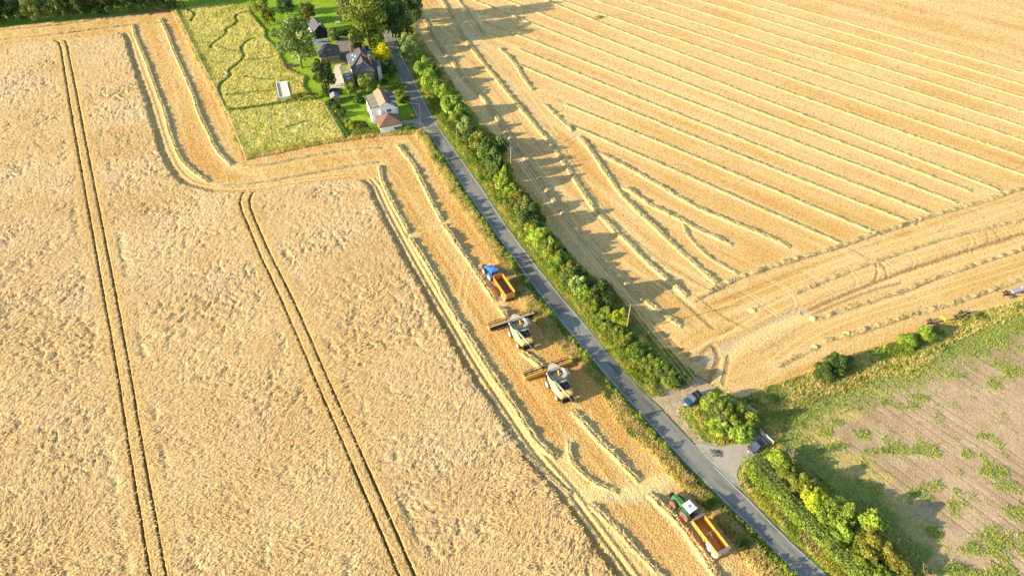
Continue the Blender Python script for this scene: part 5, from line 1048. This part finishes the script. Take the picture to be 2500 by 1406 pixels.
def combine(loc, rz, label, reel):
    t = empty('combine_harvester', (*loc, 0), rz, label, 'combine harvester', 'combine harvesters')
    # body side panels
    def sec(y, hw, z0, z1, z2): return [(-hw, y, z0), (-hw*1.06, y, (z0+z1)/2), (-hw, y, z1), (-hw*.80, y, z2), (hw*.80, y, z2), (hw, y, z1), (hw*1.06, y, (z0+z1)/2), (hw, y, z0)]
    b = MB().loft([sec(.7, 1.55, 1.7, 3.0, 3.2), sec(-.2, 1.66, 1.25, 3.1, 3.3), sec(-1.8, 1.68, 1.05, 3.1, 3.3), sec(-3.2, 1.62, 1.25, 2.95, 3.15), sec(-4.3, 1.52, 1.6, 2.75, 2.95)]); b.build('body', M['cream'], t)
    b = MB().loft([sec(-4.28, 1.45, 1.55, 2.6, 3.05), sec(-4.9, 1.40, 1.65, 2.55, 2.95), sec(-5.25, 1.15, 1.9, 2.4, 2.7)]); b.build('rear_hood', M['yellow'] if False else M['rearhood'], t)
    # engine deck
    d = MB().box((0.1, -3.05, 3.30), (2.5, 2.3, .16)).build('engine_deck', M['black'], t)
    b = MB(); rr_ = random.Random(5)
    for i in range(16): b.box((rr_.uniform(-.7, 1.1), rr_.uniform(-4.0, -2.6), 3.5), (rr_.uniform(.2, .6), rr_.uniform(.2, .6), rr_.uniform(.15, .5)))
    b.build('engine_block', M['black'], d); MB().box((.15, -2.2, 3.50), (2.2, .75, .28)).build('cooler_cover', M['tanpanel'], d)
    MB().tube((-.85, -2.6, 3.62), (-.85, -4.0, 3.55), .2, n=10).build('exhaust', M['steel'], d)
    b = MB()
    for x in (-1.3, 1.45): b.path([(x, -2.0, 3.9), (x, -4.3, 3.75)], .035)
    b.path([(-1.3, -4.3, 3.75), (1.45, -4.3, 3.75)], .035)
    for x in (-1.3, 1.45):
        for y in (-2., -3.2, -4.3): b.tube((x, y, 3.3), (x, y, 3.85), .03, n=5)
    b.build('guard_rail', M['black'], d)
    # grain tank: walls with flared extensions
    n = 20; ring = lambda rx, ry, y, z: [(rx*math.copysign(abs(math.cos(a))**.6, math.cos(a)), y+ry*math.copysign(abs(math.sin(a))**.6, math.sin(a)), z) for a in [6.2832*i/n for i in range(n)]]
    b = MB().loft([ring(1.45, 1.25, -.55, 3.2), ring(1.52, 1.3, -.55, 3.4), ring(2.0, 1.62, -.55, 4.15), ring(1.92, 1.55, -.55, 4.15), ring(1.40, 1.2, -.55, 3.42), ring(1.0, .8, -.55, 2.7)], cap=False); b.build('grain_tank', M['tankgrey'], t)
    b = MB().poly(ring(1.02, .82, -.55, 2.72)); b.build('grain', M['grainres'] if reel == 'dark' else M['tanpanel'], t)
    b = MB().loft([[(2.0, -1.5, 4.12), (2.0, .3, 4.12), (2.65, .5, 3.75), (2.65, -1.5, 3.75)], [(2.0, -1.5, 4.17), (2.0, .3, 4.17), (2.65, .5, 3.80), (2.65, -1.5, 3.80)]]); b.build('tank_flap', M['cream'], t)
    b = MB(); b.tube((.2, -1.3, 2.9), (.7, .4, 3.9), .16, n=8); b.box((.75, .05, 3.3), (.5, 1.0, .7)).box((-.7, .3, 3.2), (.45, .2, .4)).box((-.1, .45, 3.3), (.45, .2, .4)); b.build('filling_auger', M['yellow'], t)
    # cab
    b = MB().loft([[(-.95, .95, 1.9), (.95, .95, 1.9), (1.0, 2.25, 1.9), (-1.0, 2.25, 1.9)], [(-.98, .95, 3.75), (.98, .95, 3.75), (.9, 2.6, 3.75), (-.9, 2.6, 3.75)]]); b.build('cab', M['glass'], t)
    pr = [(-1.5, .75), (-1.15, 1.6), (-.6, 2.35), (0, 2.6), (.6, 2.35), (1.15, 1.6), (1.5, .75)]
    b = MB().prism(pr, 3.78, 4.06); b.build('cab_roof', M['tanpanel'], t)
    for s in (-1, 1): MB().path([(s*1.0, 2.3, 3.4), (s*1.7, 2.5, 3.3)], .04).box((s*1.75, 2.5, 3.0), (.1, .3, .55)).build('mirror', M['black'], t)
    # unloading auger folded back along the left side
    a = MB().tube((-1.75, .9, 3.5), (-1.6, .2, 3.75), .26, n=12).tube((-1.6, .25, 3.78), (-.25, -6.5, 3.62), .25, .23, n=14).build('unloading_auger', M['augergrey'], t)
    MB().tube((-.26, -6.45, 3.62), (.05, -7.6, 3.1), .25, .30, n=10).build('spout', M['black'], a)
    # feeder house, axle, ladder, chopper
    b = MB().loft([[(-.75, .6, 1.3), (.75, .6, 1.3), (.75, .6, 2.2), (-.75, .6, 2.2)], [(-.8, 3.0, .45), (.8, 3.0, .45), (.8, 3.0, 1.25), (-.8, 3.0, 1.25)]]); b.build('feeder_house', M['yellow'], t)
    MB().box((0, 0, .95), (3.0, .4, .4)).box((0, -3.7, .8), (2.6, .3, .3)).box((0, -1.8, 1.2), (1.8, 4.6, .9)).build('chassis', M['black'], t)
    b = MB(); 
    for s in (-1.75, -1.35): b.tube((s, 1.0, .5), (s, 1.1, 2.2), .04, n=5)
    for i in range(5): b.box((-1.55, 1.05, .6+i*.35), (.4, .22, .04))
    b.build('ladder', M['black'], t)
    b = MB().box((0, -5.1, 1.35), (2.3, .8, .9)).box((0, -5.6, 1.05), (2.5, .7, .18), rx=R(-25)); b.build('straw_chopper', M['black'], t)
    for s in (1,): MB().box((s*1.25, -5.55, 1.2), (.3, .05, .3)).build('marker_board', M['redlamp'], t)
    wheel(t, (-1.75, 0, 1.0), 1.0, .8, 'palerim'); wheel(t, (1.75, 0, 1.0), 1.0, .8, 'palerim'); wheel(t, (-1.5, -3.7, .75), .75, .6, 'palerim'); wheel(t, (1.5, -3.7, .75), .75, .6, 'palerim')
    # header
    Lh = 5.45; hy = 3.2; hc = 'black' if reel == 'dark' else 'yellow'
    h = MB().box((0, hy, .95), (2*Lh, .14, .95)).box((0, hy+.45, .42), (2*Lh, .9, .10)).box((0, hy-.03, 1.46), (2*Lh, .22, .14)).build('header', M[hc if reel != 'dark' else 'black'], t)
    MB().box((0, hy-.05, 1.58), (2*Lh-.1, .26, .10)).build('header_beam', M['tanpanel' if reel == 'dark' else 'yellow'], h)
    MB().tube((-Lh+.1, hy+.42, .80), (Lh-.1, hy+.42, .80), .26, n=10).build('cross_auger', M['yellow' if reel != 'dark' else 'steel'], h)
    fl = MB()
    for i in range(44):
        x = -Lh+.25+i*(2*Lh-.5)/43; fl.tube((x, hy+.42, .80), (x+.05, hy+.42, .80), .40, n=10)
    fl.build('auger_flight', M['yellow' if reel != 'dark' else 'black'], h)
    for s in (-1, 1):
        b = MB().loft([[(s*Lh, hy-.15, .25), (s*Lh, hy-.15, 1.45), (s*Lh, hy+.9, 1.15), (s*Lh, hy+1.9, .22)], [(s*(Lh+.22), hy-.15, .25), (s*(Lh+.22), hy-.15, 1.45), (s*(Lh+.22), hy+.9, 1.15), (s*(Lh+.1), hy+1.9, .22)]]); b.build('divider', M['yellow'], h)
    MB().box((0, hy+1.15, .22), (2*Lh, .5, .06)).build('knife', M['steel'], h)
    rl_ = MB(); cy, cz, rr_ = hy+1.05, 1.25, .52
    rl_.tube((-Lh+.15, cy, cz), (Lh-.15, cy, cz), .15 if reel != 'dark' else .10, n=10)
    for k in range(6):
        a = 6.2832*k/6+.3; rl_.tube((-Lh+.15, cy+rr_*math.cos(a), cz+rr_*math.sin(a)), (Lh-.15, cy+rr_*math.cos(a), cz+rr_*math.sin(a)), .035, n=5)
        for i in range(7):
            x = -Lh+.2+i*(2*Lh-.4)/6; rl_.tube((x, cy, cz), (x, cy+rr_*math.cos(a), cz+rr_*math.sin(a)), .03, n=4)
    rl_ = rl_.build('reel', M['black'], h); tn = MB()
    for k in range(6):
        a = 6.2832*k/6+.3
        for i in range(36):
            x = -Lh+.25+i*(2*Lh-.5)/35; tn.box((x, cy+rr_*math.cos(a), cz+rr_*math.sin(a)-.14), (.03, .02, .28))
    tn.build('reel_tines', M['yellow'], rl_); rl_.children[0]['kind'] = 'stuff'
    for s in (-1, 1): MB().path([(s*(Lh+.05), hy, 1.5), (s*(Lh+.05), cy, cz)], .05).build('reel_arm', M['steel'], h)
    return t
M['rearhood'] = mat('rear_hood_paint', (.76, .52, .14), .4, noise=.08, coat=.3); M['tankgrey'] = mat('tank_steel', (.15, .17, .18), .5, metal=.2, noise=.25, nscale=2)
def axis(p, q):
    a, b = Vector(G(*p)), Vector(G(*q)); d = b-a; return math.atan2(d.y, d.x)
hx, hy_ = G(1342, 905, .9); ra = R(20); 
def place_h(px, py, dr=3.2):
    x, y = G(px, py, .9); d = Vector((-math.sin(RZ), math.cos(RZ))); return (x-d.x*dr, y-d.y*dr)
RZ = R(24)
combine(place_h(1340, 905), RZ, 'cream combine harvester with a yellow header, the lower of the two', 'yellow')
combine(place_h(1250, 786), RZ, 'cream combine harvester with a dark header, the upper of the two', 'dark')
def tractor(loc, rz, label, paint, roof, rim, scale=1.):
    t = empty('tractor', (*loc, 0), rz, label, 'tractor'); t.scale = (scale,)*3
    b = MB().loft([[(-.38, 1.0, 1.0), (.38, 1.0, 1.0), (.42, 1.0, 1.9), (-.42, 1.0, 1.9)], [(-.40, 2.6, .95), (.40, 2.6, .95), (.38, 2.6, 1.78), (-.38, 2.6, 1.78)], [(-.36, 3.6, .95), (.36, 3.6, .95), (.30, 3.6, 1.5), (-.30, 3.6, 1.5)], [(-.30, 3.85, 1.0), (.30, 3.85, 1.0), (.22, 3.8, 1.35), (-.22, 3.8, 1.35)]])
    hd = b.build('bonnet', M[paint], t); MB().box((0, 3.86, 1.12), (.4, .04, .25)).build('grille', M['black'], hd)
    MB().box((0, 1.4, .85), (.7, 4.2, .5)).box((0, 0, .9), (1.6, .4, .4)).box((0, 2.75, .7), (1.5, .3, .25)).build('chassis', M['black'], t)
    MB().box((0, 4.2, .8), (1.0, .55, .5)).build('front_weight', M['black'], t)
    cb = MB().loft([[(-.75, -.55, 1.2), (.75, -.55, 1.2), (.72, 1.05, 1.3), (-.72, 1.05, 1.3)], [(-.80, -.6, 2.78), (.80, -.6, 2.78), (.74, .95, 2.78), (-.74, .95, 2.78)]]).build('cab', M['glass'], t)
    for x in (-.80, .80):
        for y in (-.62, .98): MB().tube((x*.95, y*.95, 1.25), (x, y, 2.8), .05, n=6).build('cab_pillar', M[paint], cb)
    MB().loft([[(-.86, -.75, 2.79), (.86, -.75, 2.79), (.84, 1.15, 2.79), (-.84, 1.15, 2.79)], [(-.86, -.75, 2.95), (.86, -.75, 2.95), (.84, 1.15, 2.95), (-.84, 1.15, 2.95)], [(-.66, -.55, 3.05), (.66, -.55, 3.05), (.64, .95, 3.05), (-.64, .95, 3.05)]]).build('cab_roof', M[roof], t)
    r_ = t.children[-1]; MB().box((-.1, .25, 3.09), (.45, .5, .06)).box((.15, -.3, 3.07), (.6, .12, .04)).build('roof_hatch', M['leadgrey'], r_)
    MB().tube((.72, -.6, 3.0), (.72, -.6, 3.25), .07, n=8).build('beacon', M['orange'], r_)
    for s in (-1, 1):
        f = MB(); n = 9
        for i in range(n-1):
            a0, a1 = [R(25+130*k/(n-1)) for k in (i, i+1)]
            q = [(s*.62, 1.08*math.cos(a), .95+1.08*math.sin(a)) for a in (a0, a1)]+[(s*1.25, 1.08*math.cos(a), .95+1.08*math.sin(a)) for a in (a1, a0)]
            f.loft([q, [(x, y*1.05, z+.06) for x, y, z in q]])
        f.build('mudguard', M[paint], t); MB().box((s*1.0, -.9, 1.62), (.22, .08, .14)).build('tail_lamp', M['redlamp'], t)
        wheel(t, (s*.98, 0, .95), .95, .62, rim, rimr=.56); wheel(t, (s*.92, 2.75, .72), .72, .5, rim, rimr=.55)
        MB().path([(s*.8, 1.0, 2.4), (s*1.25, 1.1, 2.35)], .03).box((s*1.3, 1.1, 2.2), (.2, .06, .35)).build('mirror', M['black'], t)
    MB().tube((.52, 1.15, 1.8), (.52, 1.15, 2.95), .06, n=8).build('exhaust_stack', M['black'], t)
    return t
def trailer(loc, rz, label, L=6.9, floor='rustfloor', brace=True, plate=True, top='steel'):
    t = empty('grain_trailer', (*loc, 0), rz, label, 'trailer', 'orange grain trailers'); w0, w1, z0, z1 = 1.05, 1.27, 1.15, 2.85; y0, y1 = -L/2, L/2
    s = MB()
    for sg in (-1, 1):
        o = [(sg*w0, y0, z0), (sg*w0, y1, z0), (sg*w1, y1, z1), (sg*w1, y0, z1)]; s.loft([o, [(x-sg*.07, y, z) for x, y, z in o]])
        for i in range(1, 6): yy_ = y0+i*L/6; s.box((sg*(w0+w1)/2+sg*.05, yy_, (z0+z1)/2), (.06, .10, z1-z0-.05), 0)
    bd = s.build('side_panel', M['orange'], t)
    e = lambda y, th: MB().loft([[(-w0, y, z0), (w0, y, z0), (w1, y, z1), (-w1, y, z1)], [(-w0, y+th, z0), (w0, y+th, z0), (w1, y+th, z1), (-w1, y+th, z1)]])
    e(y1-.07, .07).build('headboard', M['orange'], t)
    tg = e(y0-.06, .06).build('tailgate', M['orange'], t); b = MB()
    for x in (-.75, 0, .75): b.box((x, y0-.09, 2.0), (.1, .06, 1.5))
    b.build('tailgate_rib', M['orange'], tg); MB().box((0, y0-.13, 1.32), (.5, .10, .35)).build('grain_hatch', M['steel'], tg); MB().box((-.85, y0-.12, 2.5), (.3, .03, .3)).build('speed_plate', M['whitepaint'], tg); MB().box((.95, y0-.12, 2.62), (.2, .03, .2)).build('speed_plate', M['whitepaint'], tg)
    MB().box((0, 0, z0+.05), (2*w0-.1, L-.16, .08)).build('floor', M[floor], t)
    if top == 'steel':
        MB().box((0, y1-.05, z1+.06), (2*w1+.1, .34, .12)).box((0, y0+.05, z1+.06), (2*w1+.14, .5, .12)).box((-w1, 0, z1+.03), (.10, L-.6, .06)).build('top_rail', M['steel'], t)
    else:
        MB().loft([[(-w1, y1, z1), (w1, y1, z1), (.7, y1, z1+.28), (-.7, y1, z1+.28)], [(-w1, y1+.06, z1), (w1, y1+.06, z1), (.7, y1+.06, z1+.28), (-.7, y1+.06, z1+.28)]]).box((-w1, 0, z1+.02), (.12, L, .06)).box((w1, 0, z1+.02), (.12, L, .06)).build('top_rail', M['orange'], t)
    if brace: MB().tube((-w1, .3, z1-.1), (w1, .3, z1-.1), .05, n=6).tube((0, .3, z1-.1), (.15, y0+.2, z0+.3), .04, n=6).build('cross_brace', M['steel'], t)
    if plate: MB().box((-1.30, -1.2, 2.15), (.03, 1.0, .4)).build('name_plate', M['whitepaint'], t)
    MB().box((-.5, 0, .98), (.16, L-.3, .28)).box((.5, 0, .98), (.16, L-.3, .28)).box((0, -1.4, .72), (2.0, .2, .2)).box((0, -2.7, .72), (2.0, .2, .2)).build('chassis', M['black'], t)
    b = MB().loft([[(-.4, y1-.3, .85), (.4, y1-.3, .85), (.4, y1-.3, 1.05), (-.4, y1-.3, 1.05)], [(-.10, y1+1.3, .6), (.10, y1+1.3, .6), (.10, y1+1.3, .78), (-.10, y1+1.3, .78)]]); b.build('drawbar', M['black'], t)
    for sg in (-1, 1):
        for y in (-1.4, -2.7): wheel(t, (sg*1.0, y, .62), .62, .45, 'palerim', rimr=.6)
        MB().box((sg*1.18, -2.05, 1.32), (.26, 2.9, .05)).build('mudguard', M['whitepaint' if brace else 'orange'], t)
    return t
def rig(front_l, rear_l, front_r, rear_r, zt, L):
    f = (Vector(G(*front_l, zt))+Vector(G(*front_r, zt)))/2; r = (Vector(G(*rear_l, zt))+Vector(G(*rear_r, zt)))/2
    d = (f-r).normalized(); c = (f+r)/2; return c, d, math.atan2(-d.x, d.y)
c, d, rz = rig((1693, 1268), (1748, 1343), (1724, 1263), (1781, 1333), 2.9, 6.9)
trailer((c.x, c.y), rz, 'orange grain trailer with steel top rails behind the green tractor', (6.9))
p = c+d*5.35; tractor((p.x-.15, p.y), rz+R(6), 'green tractor with a white cab roof and red wheels', 'green', 'whitepaint', 'redrim', 1.05)
c, d, rz = rig((1205.8, 676), (1231.6, 714.5), (1227.7, 670.7), (1255.9, 709), 2.9, 6.9)
trailer((c.x, c.y), rz, 'orange grain trailer with a dusty dark floor behind the blue tractor', 6.9, 'grainres', False, False, 'orange')
p = c+d*5.3; bt = tractor((p.x-.25, p.y), rz+R(5), 'blue tractor with a blue cab roof and pale wheels', 'blue', 'blue', 'palerim', 1.05); btp = p; btd = d
# ---- cars
def car(loc, rz, label, L, Wd, Hh, paint, roof, suv, fade=None):
    t = empty('parked_car', (*loc, 0), rz, label, 'car'); hw = Wd/2; h1 = Hh*.56
    def ring(y, w, z0, z1, z2): return [(-w*.9, y, z0), (-w, y, (z0+z1)*.5), (-w*.97, y, z1), (-w*.80, y, z2), (0, y, z2+.03), (w*.80, y, z2), (w*.97, y, z1), (w, y, (z0+z1)*.5), (w*.9, y, z0)]
    f = L/2; hb = h1*.98
    b = MB().loft([ring(f, hw*.72, .35, hb*.62, hb*.68), ring(f-.12, hw*.90, .28, hb*.76, hb*.84), ring(f-.5, hw*.98, .24, hb*.86, hb*.95), ring(f*.42, hw, .24, hb*.92, hb*1.03), ring(0, hw, .24, hb*.95, hb*1.04), ring(-f*.6, hw, .24, hb*.95, hb*1.04), ring(-f+.35, hw*.97, .28, hb*.95, hb*1.03), ring(-f+.06, hw*.90, .34, hb*.85, hb*.98), ring(-f, hw*.8, .42, hb*.75, hb*.9)])
    bd = b.build('body', M[paint], t, True)
    r0, r1 = (f*.36, -f+.30) if suv else (f*.40, -f+.22); w1 = hw*.93; w2 = hw*.74; zt = Hh-.05
    fs, bs = (.75, .35) if suv else (.95, .55)
    g = MB().loft([[(-w1, r1, hb), (w1, r1, hb), (w1, r0, hb), (-w1, r0, hb)], [(-w2, r1+bs, zt), (w2, r1+bs, zt), (w2, r0-fs, zt), (-w2, r0-fs, zt)]]); g = g.build('windows', M['glass'], t)
    rr_ = [(-w2*1.0, r1+bs-.05), (w2*1.0, r1+bs-.05), (w2*1.0, r0-fs+.05), (-w2*1.0, r0-fs+.05)]
    MB().loft([[(x, y, zt-.01) for x, y in rr_], [(x*.96, y*.98, zt+.04) for x, y in rr_], [(x*.80, y*.93, zt+.07) for x, y in rr_]]).build('roof', M[roof], t)
    p = MB()
    for s in (-1, 1):
        p.tube((s*w1, r0, hb), (s*w2, r0-fs, zt), .045, n=6); p.tube((s*w1, r1, hb), (s*w2, r1+bs, zt), .06, n=6); p.tube((s*w1, (r0+r1)/2, hb), (s*w2, (r0+r1)/2, zt), .035, n=6)
    p.build('pillar', M[paint], t)
    for s in (-1, 1):
        MB().box((s*hw*.68, f-.20, hb*.72), (.36, .22, .16), R(-18*s)).build('headlight', M['lamp'], t); MB().box((s*hw*.76, -f+.06, hb*.82), (.25, .10, .22)).build('tail_light', M['redlamp'], t)
        MB().box((s*(hw+.09), r0-.25, hb+.06), (.20, .12, .14)).build('wing_mirror', M[roof], t)
        for y in (f-.85, -f+.85): wheel(t, (s*(hw-.11), y, .36 if suv else .32), .36 if suv else .32, .24, 'steel', rimr=.66)
    MB().box((0, f+.0, .52), (Wd*.52, .06, .2)).build('grille', M['black'], t); MB().box((0, f+.02, .36), (.5, .04, .12)).build('number_plate', M['whitepaint'], t)
    return t
a, b_ = Vector(G(1672, 986, .5)), Vector(G(1711, 962, .5)); d = (a-b_).normalized(); c = (a+b_)/2
car((c.x, c.y), math.atan2(-d.x, d.y), 'dark blue-grey four wheel drive car parked at the field entrance', 4.7, 1.92, 1.75, 'navycar', 'blackroof', True)
a, b_ = Vector(G(1826, 1102, .4)), Vector(G(1868, 1078, .4)); d = (a-b_).normalized(); c = (a+b_)/2
car((c.x, c.y), math.atan2(-d.x, d.y), 'grey hatchback car parked in front of the field gate', 4.2, 1.76, 1.45, 'greycar', 'blackroof', False)
# ---- gate
g0, g1 = Vector(G(1852, 1056)), Vector(G(1884, 1086)); gv = g1-g0; L_ = gv.length
gt = empty('field_gate', (g0.x, g0.y, 0), math.atan2(gv.y, gv.x), 'galvanised field gate behind the grey car', 'gate')
b = MB()
for z in (.25, .5, .78, 1.06, 1.3): b.tube((.1, 0, z), (L_-.1, 0, z), .045, n=6)
b.build('rail', M['galv'], gt); b = MB()
for x in (.1, L_/2, L_-.1): b.tube((x, 0, .2), (x, 0, 1.34), .05, n=6)
b.build('upright', M['galv'], gt)
for x in (-.1, L_+.1): MB().box((x, 0, .75), (.22, .22, 1.5)).build('gate_post', M['pole'], gt)
MB().box((L_*.25, -.1, .75), (.9, .04, .55)).build('notice_board', M['whitepaint'], gt)
# ---- header trailers
def header_trailer(p, q, label, box=True):
    a, b_ = Vector(G(*p)), Vector(G(*q)); d = b_-a; L = d.length; c = (a+b_)/2
    t = empty('header_trailer', (c.x, c.y, 0), math.atan2(-d.x, d.y), label, 'trailer', 'header trailers')
    MB().box((0, 0, .62), (.28, L-.6, .28)).box((0, L*.32, .6), (1.9, .2, .2)).box((0, -L*.36, .6), (1.9, .2, .2)).box((.0, -L*.1, .8), (1.4, .2, .16)).build('chassis', M['black'], t)
    MB().box((.15, 0, .9), (.16, L*.7, .12)).build('support_beam', M['yellow' if box else 'galv'], t)
    for s in (-1, 1):
        for y in (L*.32, -L*.36): wheel(t, (s*1.0, y, .45), .45, .3, 'palerim', rimr=.55)
        MB().tube((s*.9, L*.2, .6), (s*.7, L*.12, 1.25), .06, n=6).build('cradle', M['galv'], t)
    MB().box((0, -L*.44, .75), (2.1, .08, .10)).build('light_bar', M['black'], t)
    for s in (-1, 1): MB().box((s*.95, -L*.44-.05, .78), (.22, .05, .16)).build('tail_lamp', M['redlamp'], t)
    if box: MB().loft([[(-.75, -L*.06-1.25, .85), (.75, -L*.06-1.25, .85), (.75, -L*.06+1.25, .85), (-.75, -L*.06+1.25, .85)], [(-.8, -L*.06-1.3, 1.25), (.8, -L*.06-1.3, 1.25), (.8, -L*.06+1.3, 1.25), (-.8, -L*.06+1.3, 1.25)], [(-.6, -L*.06-1.2, 1.45), (.6, -L*.06-1.2, 1.45), (.6, -L*.06+1.2, 1.45), (-.6, -L*.06+1.2, 1.45)]]).build('storage_box', M['yellow'], t)
    else: MB().box((0, 0, 1.15), (1.1, L*.6, .35)).box((-.3, L*.1, 1.4), (.5, L*.3, .3)).build('folded_frame', M['galv'], t)
    MB().tube((0, L*.48, .6), (0, L*.62, .55), .07, n=6).build('drawbar', M['black'], t)
header_trailer((2258, 796), (2370, 766), 'black header trailer with a yellow box parked on the lower headland'); header_trailer((2445, 726), (2545, 698), 'grey header trailer parked at the right edge of the lower headland', False)
# ---- rubble heap by the lay-by
x0, y0 = G(1746, 1106); b = MB(); rr_ = random.Random(3)
for i in range(46):
    q = rr_.gauss(0, .6), rr_.gauss(0, .4); s = rr_.uniform(.12, .4); b.box((x0+q[0], y0+q[1], .12+.3*max(0, 1-abs(q[0]))*rr_.random()), (s, s*rr_.uniform(.5, 1), s*.6), rr_.random()*3, .7, .7, rr_.uniform(-.5, .5))
tag(b.build('rubble_heap', M['rubble']), 'heap of broken dark tarmac beside the concrete apron', 'rubble heap')
# ---- people in front of the blue tractor
def person(loc, rz, label, top, legs, hair, h=1.75, pose=0):
    t = empty('person', (*loc, 0), rz, label, 'person'); s = h/1.75
    V_ = [(0, 0, .95), (0, 0, 1.15), (0, .01, 1.40), (0, .0, 1.50), (0, .03, 1.66),
          (-.10, 0, .90), (-.12, .02+.08*pose, .50), (-.12, .0, .09), (-.12, .16, .04), (.10, 0, .90), (.12, .02-.05*pose, .50), (.13, -.06*pose, .09), (.13, .12, .04),
          (-.20, 0, 1.40), (-.27, -.02, 1.12), (-.25, .12, .88), (.20, 0, 1.40), (.27, -.02, 1.12), (.25, .14, .90)]
    E_ = [(0, 1), (1, 2), (2, 3), (3, 4), (0, 5), (5, 6), (6, 7), (7, 8), (0, 9), (9, 10), (10, 11), (11, 12), (2, 13), (13, 14), (14, 15), (2, 16), (16, 17), (17, 18)]
    rad = [.15, .14, .16, .055, .10, .10, .07, .05, .035, .10, .07, .05, .035, .075, .05, .04, .075, .05, .04]
    me = bpy.data.meshes.new('person_body'); me.from_pydata([(x*s, y*s, z*s) for x, y, z in V_], E_, []); o = bpy.data.objects.new('body', me); COL.objects.link(o); o.parent = t
    mo = o.modifiers.new('skin', 'SKIN'); o.modifiers.new('sub', 'SUBSURF').levels = 1
    for i, v in enumerate(me.skin_vertices[0].data): v.radius = (rad[i]*s, rad[i]*s*(.8 if i < 3 else 1)); v.use_root = i == 0
    dg = bpy.context.evaluated_depsgraph_get(); ev = bpy.data.meshes.new_from_object(o.evaluated_get(dg)); o.modifiers.clear(); o.data = ev
    for m_ in (M[top], M[legs], M['skin']): ev.materials.append(m_)
    for p in ev.polygons:
        z = p.center.z/s; ax_ = abs(p.center.x)/s; p.use_smooth = True
        p.material_index = 2 if z > 1.46 or (ax_ > .19 and z < .95 and z > .7) else (0 if z > .93 else 1)
    hm = MB(); n = 10
    hm.loft([[(.105*s*math.sin(a)*math.cos(6.2832*i/n), (.01+.115*math.sin(a)*math.sin(6.2832*i/n))*s, (1.68+.12*math.cos(a))*s) for i in range(n)] for a in (.15, .6, 1.1, 1.5)]); hm.build('hair', M[hair], t, True)
    return t
x, y = G(1206, 655); person((x, y), R(150), 'person in an orange jacket and dark trousers standing ahead of the blue tractor', 'hivis', 'trousers', 'hair', 1.78, 1)
x, y = G(1197, 653.5); person((x, y), R(-60), 'person in a pale pink top standing beside the blue tractor bonnet', 'pinktop', 'trousers', 'hair', 1.7)
